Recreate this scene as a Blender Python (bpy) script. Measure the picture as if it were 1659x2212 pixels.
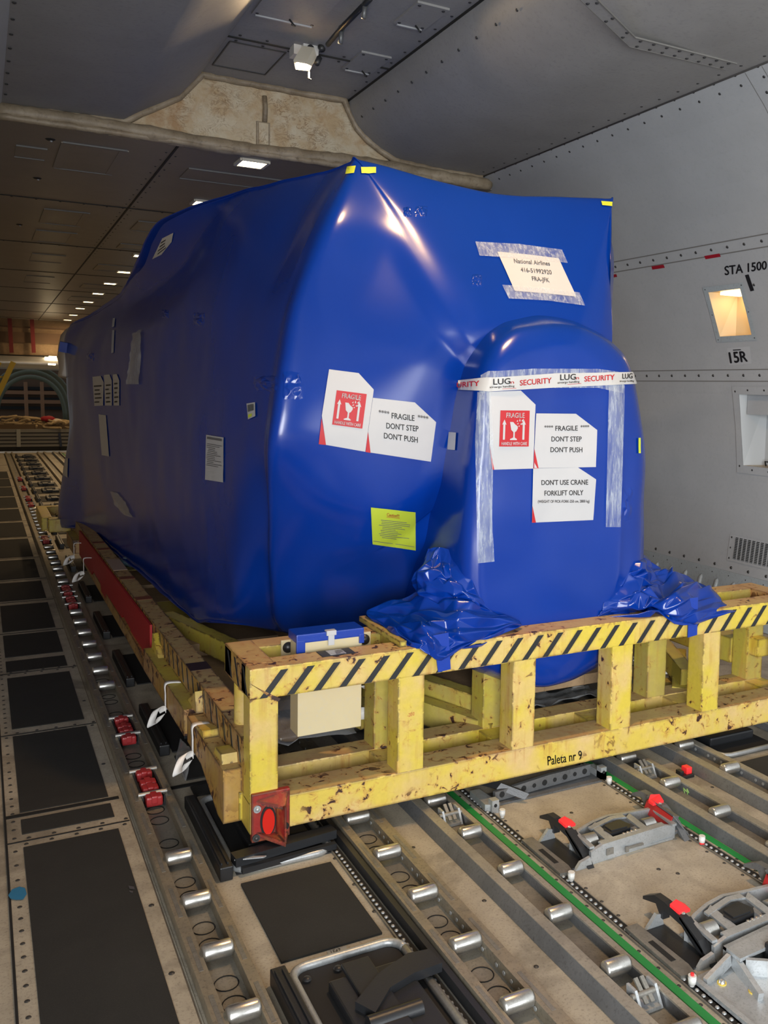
import bpy, bmesh, math, random
from mathutils import Vector, Matrix, noise
from mathutils.bvhtree import BVHTree
random.seed(7)
S = bpy.context.scene
for o in list(bpy.data.objects): bpy.data.objects.remove(o)
COL = S.collection
V = Vector
# ------------------------------------------------------------------ camera
FPX = 1950.0; PCX, PCY = 1023.0, 1008.0; W, H = 1659.0, 2212.0
CAM = V((0, 0, 1.6))
def _n(p): return V((p[0]-PCX, p[1]-PCY, FPX)).normalized()
EY = _n((-47, 820)); _ex = _n((4577, 917)); EX = (_ex-EY*_ex.dot(EY)).normalized(); EZ = EX.cross(EY)
RW = Matrix((EX, EY, EZ))                       # camera (x right, y down, z forward) -> world
cam_d = bpy.data.cameras.new('camera'); cam = bpy.data.objects.new('camera', cam_d); COL.objects.link(cam)
RB = RW @ Matrix(((1,0,0),(0,-1,0),(0,0,-1)))
cam.matrix_world = Matrix.Translation(CAM) @ RB.to_4x4()
cam_d.sensor_fit = 'VERTICAL'; cam_d.sensor_height = 36; cam_d.sensor_width = 27
cam_d.lens = FPX*36/H; cam_d.shift_x = (W/2-PCX)/H; cam_d.shift_y = (PCY-H/2)/H
cam_d.clip_start = .05
S.camera = cam
def ray(x, y): return RW @ V((x-PCX, y-PCY, FPX))
def PY(x, y, Y): d = ray(x, y); return CAM+d*((Y-CAM.y)/d.y)
def PZ(x, y, z): d = ray(x, y); return CAM+d*((z-CAM.z)/d.z)
def PX(x, y, X): d = ray(x, y); return CAM+d*((X-CAM.x)/d.x)
# ------------------------------------------------------------------ world, lights, exposure
S.view_settings.view_transform = 'Standard'; S.view_settings.look = 'None'
S.view_settings.exposure = 0.0; S.view_settings.gamma = 1.0; S.view_settings.use_curve_mapping = False
wd = bpy.data.worlds.new('world'); S.world = wd; wd.use_nodes = True
bg = wd.node_tree.nodes['Background']; bg.inputs[0].default_value = (.80, .90, 1.0, 1); bg.inputs[1].default_value = .30
def area(name, loc, aim, sx, sy, power, col, spread=180):
    l = bpy.data.lights.new(name, 'AREA'); l.shape = 'RECTANGLE'; l.size = sx; l.size_y = sy; l.energy = power; l.color = col
    l.spread = math.radians(spread)
    o = bpy.data.objects.new(name, l); COL.objects.link(o); o.location = loc
    o.rotation_euler = (V(aim)-V(loc)).to_track_quat('-Z', 'Z').to_euler(); return o
# daylight through the open cargo door in the left wall behind the camera
area('daylight_cargo_door', (-.90, -2.75, 1.5), (3.2, -1.6, 1.3), 3.0, 2.6, 760, (.95, .98, 1.0))
area('fill_hold_end', (3.65, -5.3, 1.7), (2.6, 3.0, 1.0), 1.7, 2.4, 130, (.95, .98, 1.0))  # added fill light at the hold end, not a real daylight opening
# ------------------------------------------------------------------ mesh helpers
class MB:
    def __init__(s): s.v = []; s.f = []; s.m = []; s.sm = []; s.mi = 0; s.smooth = False
    def add(s, vs, fs, smooth=None):
        n = len(s.v); s.v += [V(p) for p in vs]
        for f in fs:
            s.f.append([n+i for i in f]); s.m.append(s.mi); s.sm.append(s.smooth if smooth is None else smooth)
        return s
    def box(s, a, b, bev=0.0, M=None):
        x0,y0,z0 = [min(a[i],b[i]) for i in range(3)]; x1,y1,z1 = [max(a[i],b[i]) for i in range(3)]
        if bev <= 0:
            vs = [(x,y,z) for x in (x0,x1) for y in (y0,y1) for z in (z0,z1)]
            fs = [(0,1,3,2),(4,6,7,5),(0,4,5,1),(2,3,7,6),(0,2,6,4),(1,5,7,3)]
        else:
            bm = bmesh.new(); bmesh.ops.create_cube(bm, size=1)
            for v in bm.verts: v.co = V(((x0+x1)/2+v.co.x*(x1-x0),(y0+y1)/2+v.co.y*(y1-y0),(z0+z1)/2+v.co.z*(z1-z0)))
            bmesh.ops.bevel(bm, geom=bm.edges[:], offset=min(bev,.45*min(x1-x0,y1-y0,z1-z0)), segments=2, affect='EDGES', profile=.6)
            vs = [v.co.copy() for v in bm.verts]; fs = [[v.index for v in f.verts] for f in bm.faces]; bm.free()
        if M is not None: vs = [M @ V(p) for p in vs]
        return s.add(vs, fs)
    def bar(s, p, q, w, h, up=(0,0,1), bev=0.0):
        p = V(p); q = V(q); d = q-p; L = d.length; d.normalize(); u = V(up)
        x = d.cross(u).normalized(); u = x.cross(d)
        M = Matrix((( x.x,d.x,u.x,p.x),(x.y,d.y,u.y,p.y),(x.z,d.z,u.z,p.z),(0,0,0,1)))
        return s.box((-w/2,0,-h/2),(w/2,L,h/2),bev,M)
    def cyl(s, p, q, r, n=16, r2=None, caps=True, prof=None):
        p = V(p); q = V(q); d = (q-p); L = d.length; d.normalize()
        a = d.orthogonal().normalized(); b = d.cross(a)
        prof = prof or [(0,r),(1,r if r2 is None else r2)]
        vs = []; fs = []
        for t,rr in prof:
            for i in range(n):
                an = 2*math.pi*i/n; vs.append(p+d*L*t+(a*math.cos(an)+b*math.sin(an))*rr)
        for k in range(len(prof)-1):
            for i in range(n): fs.append((k*n+i,k*n+(i+1)%n,(k+1)*n+(i+1)%n,(k+1)*n+i))
        s.add(vs, fs, True)
        if caps: s.add(vs[:n][::-1],[list(range(n))],False); s.add(vs[-n:],[list(range(n))],False)
        return s
    def tube(s, pts, r, n=8):
        pts = [V(p) for p in pts]; vs = []; fs = []
        for i,p in enumerate(pts):
            d = (pts[min(i+1,len(pts)-1)]-pts[max(i-1,0)]).normalized()
            a = d.cross(V((.13,.31,.94))).normalized(); b = d.cross(a)
            rr = r[i] if isinstance(r,(list,tuple)) else r
            for k in range(n):
                an = 2*math.pi*k/n; vs.append(p+(a*math.cos(an)+b*math.sin(an))*rr)
        for i in range(len(pts)-1):
            for k in range(n): fs.append((i*n+k,i*n+(k+1)%n,(i+1)*n+(k+1)%n,(i+1)*n+k))
        fs.append(list(range(n))[::-1]); fs.append([(len(pts)-1)*n+k for k in range(n)])
        return s.add(vs, fs, True)
    def dome(s, c, nrm, r, n=8, h=.5):
        c = V(c); nrm = V(nrm).normalized(); a = nrm.orthogonal().normalized(); b = nrm.cross(a); vs = []; fs = []
        for t,hh in ((1,0),(.75,h*.7)):
            for i in range(n):
                an = 2*math.pi*i/n; vs.append(c+(a*math.cos(an)+b*math.sin(an))*r*t+nrm*r*hh)
        vs.append(c+nrm*r*h)
        for i in range(n): fs.append((i,(i+1)%n,n+(i+1)%n,n+i)); fs.append((n+i,n+(i+1)%n,2*n))
        return s.add(vs, fs, True)
    def prism(s, poly, ext):
        poly = [V(p) for p in poly]; e = V(ext); n = len(poly)
        vs = poly+[p+e for p in poly]; fs = [list(range(n))[::-1],[n+i for i in range(n)]]
        for i in range(n): fs.append((i,(i+1)%n,n+(i+1)%n,n+i))
        return s.add(vs, fs)
    def poly(s, pts): return s.add(pts,[list(range(len(pts)))])
    def grid(s, rows, smooth=True, flip=False):
        nr = len(rows); nc = len(rows[0]); vs = [p for r in rows for p in r]; fs = []
        for i in range(nr-1):
            for j in range(nc-1):
                f = (i*nc+j,i*nc+j+1,(i+1)*nc+j+1,(i+1)*nc+j); fs.append(f[::-1] if flip else f)
        return s.add(vs, fs, smooth)
    def build(s, name, mats, parent=None, fixn=True):
        mats = mats if isinstance(mats,(list,tuple)) else [mats]
        L = V(LOC.get(parent.name,(0,0,0))) if parent else s.base()
        me = bpy.data.meshes.new(name); me.from_pydata([tuple(p-L) for p in s.v], [], s.f)
        for m in mats: me.materials.append(m)
        for i,p in enumerate(me.polygons): p.material_index = s.m[i]; p.use_smooth = s.sm[i]
        if fixn:
            bm = bmesh.new(); bm.from_mesh(me); bmesh.ops.recalc_face_normals(bm, faces=bm.faces); bm.to_mesh(me); bm.free()
        o = bpy.data.objects.new(name, me); COL.objects.link(o)
        if parent: o.parent = parent
        else: o.location = L
        LOC[o.name] = L
        return o
    def base(s):
        xs = [p.x for p in s.v]; ys = [p.y for p in s.v]; zs = [p.z for p in s.v]
        return V(((min(xs)+max(xs))/2,(min(ys)+max(ys))/2,min(zs)))
LOC = {}
def tag(o, label, cat, group=None, kind=None):
    o['label'] = label; o['category'] = cat
    if group: o['group'] = group
    if kind: o['kind'] = kind
    return o
def struct(o, label=None):
    o['kind'] = 'structure'
    if label: o['label'] = label
    return o
def thing(name, label, cat, loc=(0,0,0), group=None):
    o = bpy.data.objects.new(name, None); COL.objects.link(o); o.location = loc; LOC[o.name] = V(loc)
    o.empty_display_size = .1
    return tag(o, label, cat, group)
def copy_tree(o, parent=None):
    c = o.copy(); COL.objects.link(c)
    if parent: c.parent = parent
    for ch in o.children: copy_tree(ch, c)
    return c
def place(o, loc, label, group=None):
    c = copy_tree(o); c.location = loc; c['label'] = label
    if group: c['group'] = group
    return c
# ------------------------------------------------------------------ materials
def newmat(name):
    m = bpy.data.materials.new(name); m.use_nodes = True; nt = m.node_tree
    return m, nt, nt.nodes['Principled BSDF']
def simple(name, col, rough=.5, metal=0.0, spec=.5, emit=0, alpha=1, coat=0, bump=0, bscale=200, ecol=None, trans=0):
    m, nt, b = newmat(name); b.inputs['Base Color'].default_value = (*col,1); b.inputs['Roughness'].default_value = rough
    b.inputs['Metallic'].default_value = metal; b.inputs['Specular IOR Level'].default_value = spec; b.inputs['Alpha'].default_value = alpha
    b.inputs['Coat Weight'].default_value = coat; b.inputs['Transmission Weight'].default_value = trans
    if emit: b.inputs['Emission Color'].default_value = (*(ecol or col),1); b.inputs['Emission Strength'].default_value = emit
    if bump:
        p = posn(nt); n = noise_n(nt, p, bscale, 4); bu = nt.nodes.new('ShaderNodeBump'); bu.inputs['Strength'].default_value = bump; bu.inputs['Distance'].default_value = .004
        nt.links.new(n, bu.inputs['Height']); nt.links.new(bu.outputs[0], b.inputs['Normal'])
    return m
def posn(nt, scale=(1,1,1)):
    g = nt.nodes.new('ShaderNodeNewGeometry'); mp = nt.nodes.new('ShaderNodeMapping'); mp.inputs['Scale'].default_value = scale
    nt.links.new(g.outputs['Position'], mp.inputs['Vector']); return mp.outputs[0]
def noise_n(nt, vec, scale, detail=4, rough=.55, dist=0):
    n = nt.nodes.new('ShaderNodeTexNoise'); n.inputs['Scale'].default_value = scale; n.inputs['Detail'].default_value = detail
    n.inputs['Roughness'].default_value = rough; n.inputs['Distortion'].default_value = dist
    nt.links.new(vec, n.inputs['Vector']); return n.outputs['Fac']
def ramp(nt, fac, a, b, lo=0.0, hi=1.0):
    r = nt.nodes.new('ShaderNodeMapRange'); r.inputs[1].default_value = a; r.inputs[2].default_value = b; r.inputs[3].default_value = lo; r.inputs[4].default_value = hi
    nt.links.new(fac, r.inputs[0]); return r.outputs[0]
def math_n(nt, op, a, b):
    n = nt.nodes.new('ShaderNodeMath'); n.operation = op; n.use_clamp = op not in ('ADD','ABSOLUTE')
    for i,x in enumerate((a,b)):
        if isinstance(x,(int,float)): n.inputs[i].default_value = x
        else: nt.links.new(x, n.inputs[i])
    return n.outputs[0]
def mix(nt, fac, a, b):
    n = nt.nodes.new('ShaderNodeMix'); n.data_type = 'RGBA'
    if isinstance(fac,(int,float)): n.inputs[0].default_value = fac
    else: nt.links.new(fac, n.inputs[0])
    for i,x in ((6,a),(7,b)):
        if isinstance(x,tuple): n.inputs[i].default_value = (*x,1)
        else: nt.links.new(x, n.inputs[i])
    return n.outputs[2]
def bump_n(nt, h, b, strength, dist):
    bu = nt.nodes.new('ShaderNodeBump'); bu.inputs['Strength'].default_value = strength; bu.inputs['Distance'].default_value = dist
    nt.links.new(h, bu.inputs['Height']); nt.links.new(bu.outputs[0], b.inputs['Normal'])
def edge_mask(nt, radius):
    bv = nt.nodes.new('ShaderNodeBevel'); bv.inputs['Radius'].default_value = radius; bv.samples = 4
    g = nt.nodes.new('ShaderNodeNewGeometry'); d = nt.nodes.new('ShaderNodeVectorMath'); d.operation = 'DOT_PRODUCT'
    nt.links.new(bv.outputs[0], d.inputs[0]); nt.links.new(g.outputs['Normal'], d.inputs[1])
    return ramp(nt, d.outputs['Value'], .995, .90)
def painted(name, c1, c2, rust=.5, streak=.5, rough=.45, edge=.7):
    m, nt, b = newmat(name); p = posn(nt)
    base = mix(nt, ramp(nt, noise_n(nt, p, 5, 4), .42, .62), c1, c2)
    base = mix(nt, ramp(nt, noise_n(nt, p, 60, 3), .3, .75, 0, .25), base, tuple(x*.6 for x in c1))
    st = ramp(nt, noise_n(nt, posn(nt,(30,30,2.5)), 1.2, 3), .52, .74, 0, streak)
    st = math_n(nt,'MULTIPLY', st, ramp(nt, noise_n(nt, p, 3.1, 2), .40, .60))
    base = mix(nt, st, base, (.36,.14,.03))
    n26 = noise_n(nt, p, 26, 6, .6, .6); big = ramp(nt, noise_n(nt, p, 3.7, 3), .40, .58)
    ch = math_n(nt,'MULTIPLY', ramp(nt, n26, .665-.10*rust, .69-.10*rust), big)
    halo = math_n(nt,'MULTIPLY', ramp(nt, n26, .58-.10*rust, .69-.10*rust, 0, .7), big)
    em = math_n(nt,'MULTIPLY', edge_mask(nt, .014), ramp(nt, noise_n(nt, p, 19, 5, .65), .54-.12*edge, .57-.12*edge))
    em = math_n(nt,'MULTIPLY', em, ramp(nt, noise_n(nt, p, 4.5, 2), .30, .42))
    base = mix(nt, halo, base, (.42,.17,.04))
    eh = math_n(nt,'MULTIPLY', edge_mask(nt, .035), ramp(nt, noise_n(nt, p, 11, 4, .6), .50, .68, 0, .75))
    base = mix(nt, eh, base, (.40,.16,.04))
    ch = math_n(nt,'MAXIMUM', ch, em)
    base = mix(nt, ch, base, (.045,.018,.012))
    nt.links.new(base, b.inputs['Base Color']); b.inputs['Roughness'].default_value = rough
    bump_n(nt, math_n(nt,'SUBTRACT', noise_n(nt,p,70,3), ch), b, .25, .003)
    return m
def speckled(name, c1, c2, scale=14, rough=.6, dirt=(.05,.04,.03), damt=.5, fine=150, bump=.1, metal=0):
    m, nt, b = newmat(name); p = posn(nt)
    base = mix(nt, ramp(nt, noise_n(nt, p, scale, 6, .6), .35, .65), c1, c2)
    base = mix(nt, ramp(nt, noise_n(nt, p, fine, 4, .7), .52, .72, 0, .55), base, dirt)
    base = mix(nt, ramp(nt, noise_n(nt, p, 2.3, 5, .65, .8), .50, .72, 0, damt), base, dirt)
    nt.links.new(base, b.inputs['Base Color']); b.inputs['Roughness'].default_value = rough; b.inputs['Metallic'].default_value = metal
    bump_n(nt, noise_n(nt, p, fine, 3), b, bump, .002)
    return m
def film(name, col, rough=.20):
    m, nt, b = newmat(name); p = posn(nt)
    base = mix(nt, ramp(nt, noise_n(nt, p, 2.2, 3), .35, .7, 0, .3), col, tuple(x*.75 for x in col))
    nt.links.new(base, b.inputs['Base Color'])
    b.inputs['Roughness'].default_value = rough; b.inputs['Specular IOR Level'].default_value = .38
    return m
M = {}
M['film'] = film('blue_film', (.0012,.030,.255))
M['film_tape'] = simple('blue_tape', (.004,.036,.30), .32, bump=.2, bscale=60)
M['yellow'] = painted('yellow_paint', (.60,.46,.055), (.60,.43,.15), .38, .6)
M['yellow_rusty'] = painted('rusty_yellow_paint', (.60,.45,.075), (.60,.42,.18), .62, 1.0, .45, 1.15)
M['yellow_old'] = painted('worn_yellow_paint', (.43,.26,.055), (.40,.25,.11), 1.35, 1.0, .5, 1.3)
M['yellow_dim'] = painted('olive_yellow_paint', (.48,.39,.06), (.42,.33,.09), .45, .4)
M['peach'] = painted('faded_yellow_paint', (.50,.36,.14), (.44,.28,.12), .8, .5, .5, 1.0)
M['stripe'] = simple('black_stripe', (.012,.014,.016), .5)
M['red_paint'] = painted('red_paint', (.26,.016,.013), (.20,.016,.012), .7, .2, .45, 1.0)
M['red_lens'] = simple('red_reflector', (.55,.02,.012), .2, coat=.4)
M['red_panel'] = simple('red_board', (.36,.006,.008), .55)
M['floor'] = speckled('floor_panel', (.43,.385,.305), (.33,.295,.235), 7, .55, (.07,.06,.045), .75, 130)
M['floor_tan'] = speckled('floor_panel_aisle', (.175,.13,.09), (.13,.097,.068), 9, .6, damt=.45)
M['mat'] = speckled('anti_slip_mat', (.012,.0115,.010), (.015,.0145,.013), 6, .9, (.036,.034,.030), .2, 300, .25)
M['gap'] = simple('dark_gap', (.006,.006,.006), .8)
M['rail'] = speckled('tray_metal', (.34,.29,.21), (.27,.24,.185), 20, .45, (.06,.05,.04), .4, 90, .05, .55)
M['tray'] = speckled('tray_base', (.27,.245,.20), (.20,.185,.155), 10, .5, (.05,.045,.04), .5, 120, .05, .3)
M['gtop'] = speckled('grey_tray_top', (.36,.33,.27), (.30,.28,.24), 14, .45, (.08,.07,.06), .4, 90, .05, .4)
M['gmetal'] = speckled('grey_tray_metal', (.16,.165,.17), (.13,.135,.14), 12, .42, (.05,.05,.05), .3, 100, .05, .4)
M['steel'] = speckled('roller_steel', (.62,.61,.58), (.52,.51,.48), 30, .28, (.30,.28,.25), .3, 200, .03, .92)
M['alu'] = speckled('cast_aluminium', (.48,.50,.51), (.40,.42,.43), 25, .4, (.18,.18,.17), .4, 160, .06, .55)
M['alu_dark'] = speckled('worn_aluminium', (.26,.25,.22), (.20,.19,.17), 25, .45, (.08,.08,.07), .5, 160, .06, .5)
M['black'] = simple('black_plastic', (.014,.015,.017), .38, bump=.1)
M['blackmatt'] = simple('black_void', (.007,.007,.008), .7)
M['red_unit'] = simple('red_brake', (.34,.022,.025), .4)
M['red_bright'] = simple('red_cap', (.85,.03,.035), .35)
M['green'] = simple('green_line', (.012,.24,.05), .5, bump=.1)
M['wall'] = speckled('wall_lining', (.40,.41,.42), (.375,.385,.395), 3, .38, (.33,.34,.35), .2, 40, .02)
M['ceil'] = speckled('ceiling_lining', (.30,.295,.29), (.27,.265,.26), 3, .55, (.2,.2,.2), .2, 40, .02)
M['ceil_far'] = speckled('ceiling_lining_aft', (.215,.185,.155), (.19,.165,.14), 3, .4, (.13,.12,.1), .3, 60, .02)
M['kick'] = speckled('kick_panel', (.36,.40,.42), (.33,.37,.39), 5, .35, (.2,.2,.2), .2, 60, .02)
M['seam'] = simple('seam_line', (.17,.165,.155), .6)
M['seamdark'] = simple('dark_seam', (.015,.014,.012), .7)
M['bolt'] = simple('bolt_head', (.06,.06,.06), .45, .5)
def stained(name):
    m, nt, b = newmat(name); p = posn(nt)
    base = mix(nt, ramp(nt, noise_n(nt, p, 7, 6, .6), .38, .62), (.58,.50,.36), (.48,.35,.20))
    n = noise_n(nt, posn(nt,(1,1,1.6)), 9, 6, .65, 1.6); v = ramp(nt, math_n(nt,'ABSOLUTE', math_n(nt,'ADD', n, -.5), 0), .035, .0)
    base = mix(nt, math_n(nt,'MULTIPLY', v, ramp(nt, noise_n(nt, p, 5, 3), .40, .60, 0, .85)), base, (.20,.11,.045))
    base = mix(nt, ramp(nt, noise_n(nt, p, 3, 5, .7, .8), .52, .68, 0, .7), base, (.36,.19,.07))
    nt.links.new(base, b.inputs['Base Color']); b.inputs['Roughness'].default_value = .5
    bump_n(nt, noise_n(nt, p, 20, 5, .6, .5), b, .5, .01); return m
M['beige'] = stained('stained_insulation')
M['beige_trim'] = speckled('insulation_edge', (.36,.29,.20), (.26,.20,.13), 9, .5, (.10,.07,.04), .6, 30, .3)
M['paper'] = simple('white_paper', (.45,.45,.46), .45, bump=.15, bscale=25)
M['paper_warm'] = simple('cream_paper', (.52,.47,.40), .5, bump=.1, bscale=25)
M['ink'] = simple('black_ink', (.012,.012,.014), .5)
M['ink_grey'] = simple('grey_ink', (.12,.12,.13), .5)
M['ink_red'] = simple('red_ink', (.42,.008,.014), .45)
M['ink_brown'] = simple('brown_ink', (.42,.07,.03), .5)
M['lime'] = simple('lime_paper', (.42,.50,.035), .5, bump=.1, bscale=25)
M['lime_hi'] = simple('yellow_tag', (.52,.60,.04), .5)
def tape(name):
    m, nt, b = newmat(name); b.inputs['Base Color'].default_value = (.60,.66,.72,1); b.inputs['Roughness'].default_value = .12
    n1 = noise_n(nt, posn(nt,(70,70,9)), 1, 5, .7, .5); n2 = noise_n(nt, posn(nt,(9,9,5)), 1, 4)
    al = math_n(nt,'ADD', ramp(nt, n1, .45, .70, .0, .40), ramp(nt, n2, .35, .65, .10, .30)); nt.links.new(al, b.inputs['Alpha'])
    bump_n(nt, n1, b, .5, .004); return m
M['clear'] = tape('clear_tape')
M['sectape'] = simple('security_tape', (.55,.55,.54), .25, alpha=.86, bump=.2, bscale=40)
M['pouch'] = simple('clear_pouch', (.55,.55,.53), .1, alpha=.5, bump=.6, bscale=30)
M['cream'] = speckled('cream_box', (.56,.47,.28), (.54,.45,.27), 8, .5, (.5,.45,.35), .15, 60, .02)
M['wood'] = speckled('plywood', (.32,.21,.115), (.26,.17,.09), 12, .65, (.12,.08,.04), .4, 80, .1)
M['strap'] = simple('white_strap', (.85,.83,.80), .6, bump=.2, bscale=150)
M['plastic'] = simple('clear_plastic_sheet', (.35,.36,.37), .15, alpha=.35, bump=.6, bscale=14)
M['lamp'] = simple('lamp_glow', (1,.74,.40), .4, emit=7, ecol=(1,.70,.34))
M['lamp_far'] = simple('lamp_glow_far', (1,.80,.5), .4, emit=18, ecol=(1,.80,.48))
M['warmwhite'] = simple('lamp_housing', (.70,.64,.52), .5)
M['white'] = simple('white_enamel', (.60,.59,.56), .4)
M['teal'] = simple('teal_strap', (.02,.30,.20), .5)
M['ltblue'] = simple('light_blue_wrap', (.20,.34,.46), .3, bump=.4, bscale=40)
M['silver'] = simple('silver_duct', (.55,.56,.55), .35, .6, bump=.4, bscale=6)
M['archgreen'] = simple('green_frame', (.12,.13,.085), .5)
M['darkred'] = simple('dark_red_strap', (.16,.012,.012), .6)
M['net'] = simple('cargo_net_rope', (.40,.30,.17), .8)
M['ladder'] = simple('yellow_ladder', (.50,.36,.03), .5)
M['pad'] = simple('white_pad', (.62,.55,.47), .6, bump=.3, bscale=25)
# ------------------------------------------------------------------ hitters for stickers and lettering
XC, ZC, RR = 1.509, .9045, 3.26
def wallx(z): return XC+math.sqrt(RR*RR-(z-ZC)**2)
def wnorm(p): return V((XC-p.x,0,ZC-p.z)).normalized()
def hit_wall(x, y):
    d = ray(x, y); a = d.x**2+d.z**2; b = 2*((CAM.x-XC)*d.x+(CAM.z-ZC)*d.z); c = (CAM.x-XC)**2+(CAM.z-ZC)**2-RR*RR
    p = CAM+d*((-b+math.sqrt(b*b-4*a*c))/(2*a)); return p, wnorm(p)
def hit_y(Y): return lambda x, y: (PY(x,y,Y), V((0,-1,0)))
def hit_z(z): return lambda x, y: (PZ(x,y,z), V((0,0,1)))
def hit_x(X): return lambda x, y: (PX(x,y,X), V((-1,0,0)))
def bil(q, u, v):                                # q = TL,TR,BR,BL ; v from 0 (bottom) to 1 (top)
    tl,tr,br,bl = q
    return tuple((bl[i]*(1-u)+br[i]*u)*(1-v)+(tl[i]*(1-u)+tr[i]*u)*v for i in (0,1))
def patch(mb, q, hit, off, n=8, m=None, crumple=0):
    m = m or n; rows = []
    for i in range(m+1):
        r = []
        for j in range(n+1):
            p, nn = hit(*bil(q, j/n, i/m)); k = off+(crumple*(.5+noise.noise(p*22)) if crumple else 0); r.append(p+nn*k)
        rows.append(r)
    mb.grid(rows, True)
def polypatch(mb, pts, hit, off, step=9.0, crumple=0):
    bm = bmesh.new(); vs = [bm.verts.new((x,y,0)) for x,y in pts]; bm.faces.new(vs); bm.normal_update()
    x0 = min(p[0] for p in pts); x1 = max(p[0] for p in pts); y0 = min(p[1] for p in pts); y1 = max(p[1] for p in pts)
    for ax,(a,b) in enumerate(((x0,x1),(y0,y1))):
        k = a+step
        while k < b-1:
            co = V((k,0,0)) if ax == 0 else V((0,k,0)); no = V((1,0,0)) if ax == 0 else V((0,1,0))
            bmesh.ops.bisect_plane(bm, geom=bm.verts[:]+bm.edges[:]+bm.faces[:], plane_co=co, plane_no=no); k += step
    bm.verts.index_update(); out = []
    for v in bm.verts:
        p, nn = hit(v.co.x, v.co.y); out.append(p+nn*(off+(crumple*(.5+noise.noise(p*22)) if crumple else 0)))
    mb.add(out, [[v.index for v in f.verts] for f in bm.faces], True); bm.free()
_tc = {}
def textmesh(s):
    if s not in _tc:
        c = bpy.data.curves.new('t','FONT'); c.body = s; c.size = 1; c.resolution_u = 3
        o = bpy.data.objects.new('t', c); COL.objects.link(o); dg = bpy.context.evaluated_depsgraph_get()
        me = bpy.data.meshes.new_from_object(o.evaluated_get(dg)); bpy.data.objects.remove(o)
        bm = bmesh.new(); bm.from_mesh(me)
        vs = [(v.co.x, v.co.y) for v in bm.verts]; fs = [[v.index for v in f.verts] for f in bm.faces]; bm.free(); bpy.data.meshes.remove(me)
        _tc[s] = (vs, fs)
    return _tc[s]
def text(mb, s, q, hit, off, cap=.72, bold=0.0):
    vs, fs = textmesh(s); x0 = min(v[0] for v in vs); x1 = max(v[0] for v in vs)
    out = []
    for rep in ((bold*.5,0),(-bold*.5,0),(0,bold*.4),(0,-bold*.4)) if bold else ((0,0),):
        out = []
        for x,y in vs:
            px, py = bil(q, (x-x0)/(x1-x0), y/cap); p, nn = hit(px+rep[0], py+rep[1]); out.append(p+nn*off)
        mb.add(out, fs, False)
def lines(mb, q, n, hit, off, seed=1, th=.35, lo=.5):
    rnd = random.Random(seed)
    for i in range(n):
        v0 = 1-(i+.5)/n; a = rnd.uniform(0,.12); b = rnd.uniform(lo,1)
        h = th/n
        patch(mb, (bil(q,a,v0+h/2),bil(q,b,v0+h/2),bil(q,b,v0-h/2),bil(q,a,v0-h/2)), hit, off, 4, 1)
# ================================================================== SETTING
YS = 6.65; ZL = 3.25; ZH = 3.76; YB = -5.0; YE = 27.5; XM = 1.94
# ---- floor
f = MB(); f.box((-.95, YB, -.12), (4.75, 34, 0)); fl = struct(f.build('floor', [M['floor'], M['floor_tan'], M['gap'], M['bolt'], M['green']]), 'worn tan composite deck floor with roller trays')
f = MB(); f.box((.052, YB, 0), (.46, 22, .004)); f.mi = 1
def fstrip(x0, y0, x1, y1, h=.0055): f.box((x0,y0,0),(x1,y1,h))
f.mi = 1; fstrip(.452, YB, .455, 22)
f.mi = 2
for y in (3.594,): fstrip(.05, y-.012, .44, y+.012, .006)
for y in (3.38, 4.454, 5.418, 6.30, 7.2, 8.0, 9.0, 10.2, 11.4, 12.6, 13.9, 15.2, 16.5, 17.8, 19.1): fstrip(.05, y-.003, .45, y+.003, .0065)
fstrip(.046, YB, .053, 22)
for y in (3.594,): fstrip(.63, y-.012, 1.06, y+.012, .004)
f.mi = 3
random.seed(3)
y = 1.9
while y < 6:
    f.dome((.075, y, .004), (0,0,1), .0075, 8, .3); y += .068 if (int(y*3) % 3) else .1
for yy in (3.38, 4.454, 5.418):
    for x in (.11, .19, .27, .35, .43):
        f.dome((x, yy-.022, .004), (0,0,1), .008, 8, .3); f.dome((x+.01, yy+.022, .004), (0,0,1), .008, 8, .3)
for x, yy in ((.43,2.78),(.425,2.42),(.43,2.1),(.425,3.95),(.43,4.8)): f.dome((x,yy,.004),(0,0,1),.009,8,.3)
for xs in (1.69, 1.632, 2.21, 2.268):
    yy = 1.5
    while yy < 3.4: f.dome((xs, yy, 0), (0,0,1), .0065, 8, .3); yy += .085
for x, yy in ((1.03,2.8),(1.03,2.62),(1.03,2.45),(1.04,2.36),(1.33,2.0),(1.36,2.35),(1.30,2.75),(2.55,2.3),(2.60,2.65),(2.52,2.9),(1.95,2.72),(2.02,2.2),(1.98,2.25)):
    f.dome((x,yy,0),(0,0,1),.008,8,.3)
d = f.build('floor_panel', [M['floor'], M['floor_tan'], M['gap'], M['bolt'], M['green']], fl)
for x0, lab in ((1.599, 'left green line'), (2.272, 'right green line')):
    f = MB(); f.box((x0, YB, 0), (x0+.027, 22, .003)); f.build('green_line', M['green'], fl)
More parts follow.
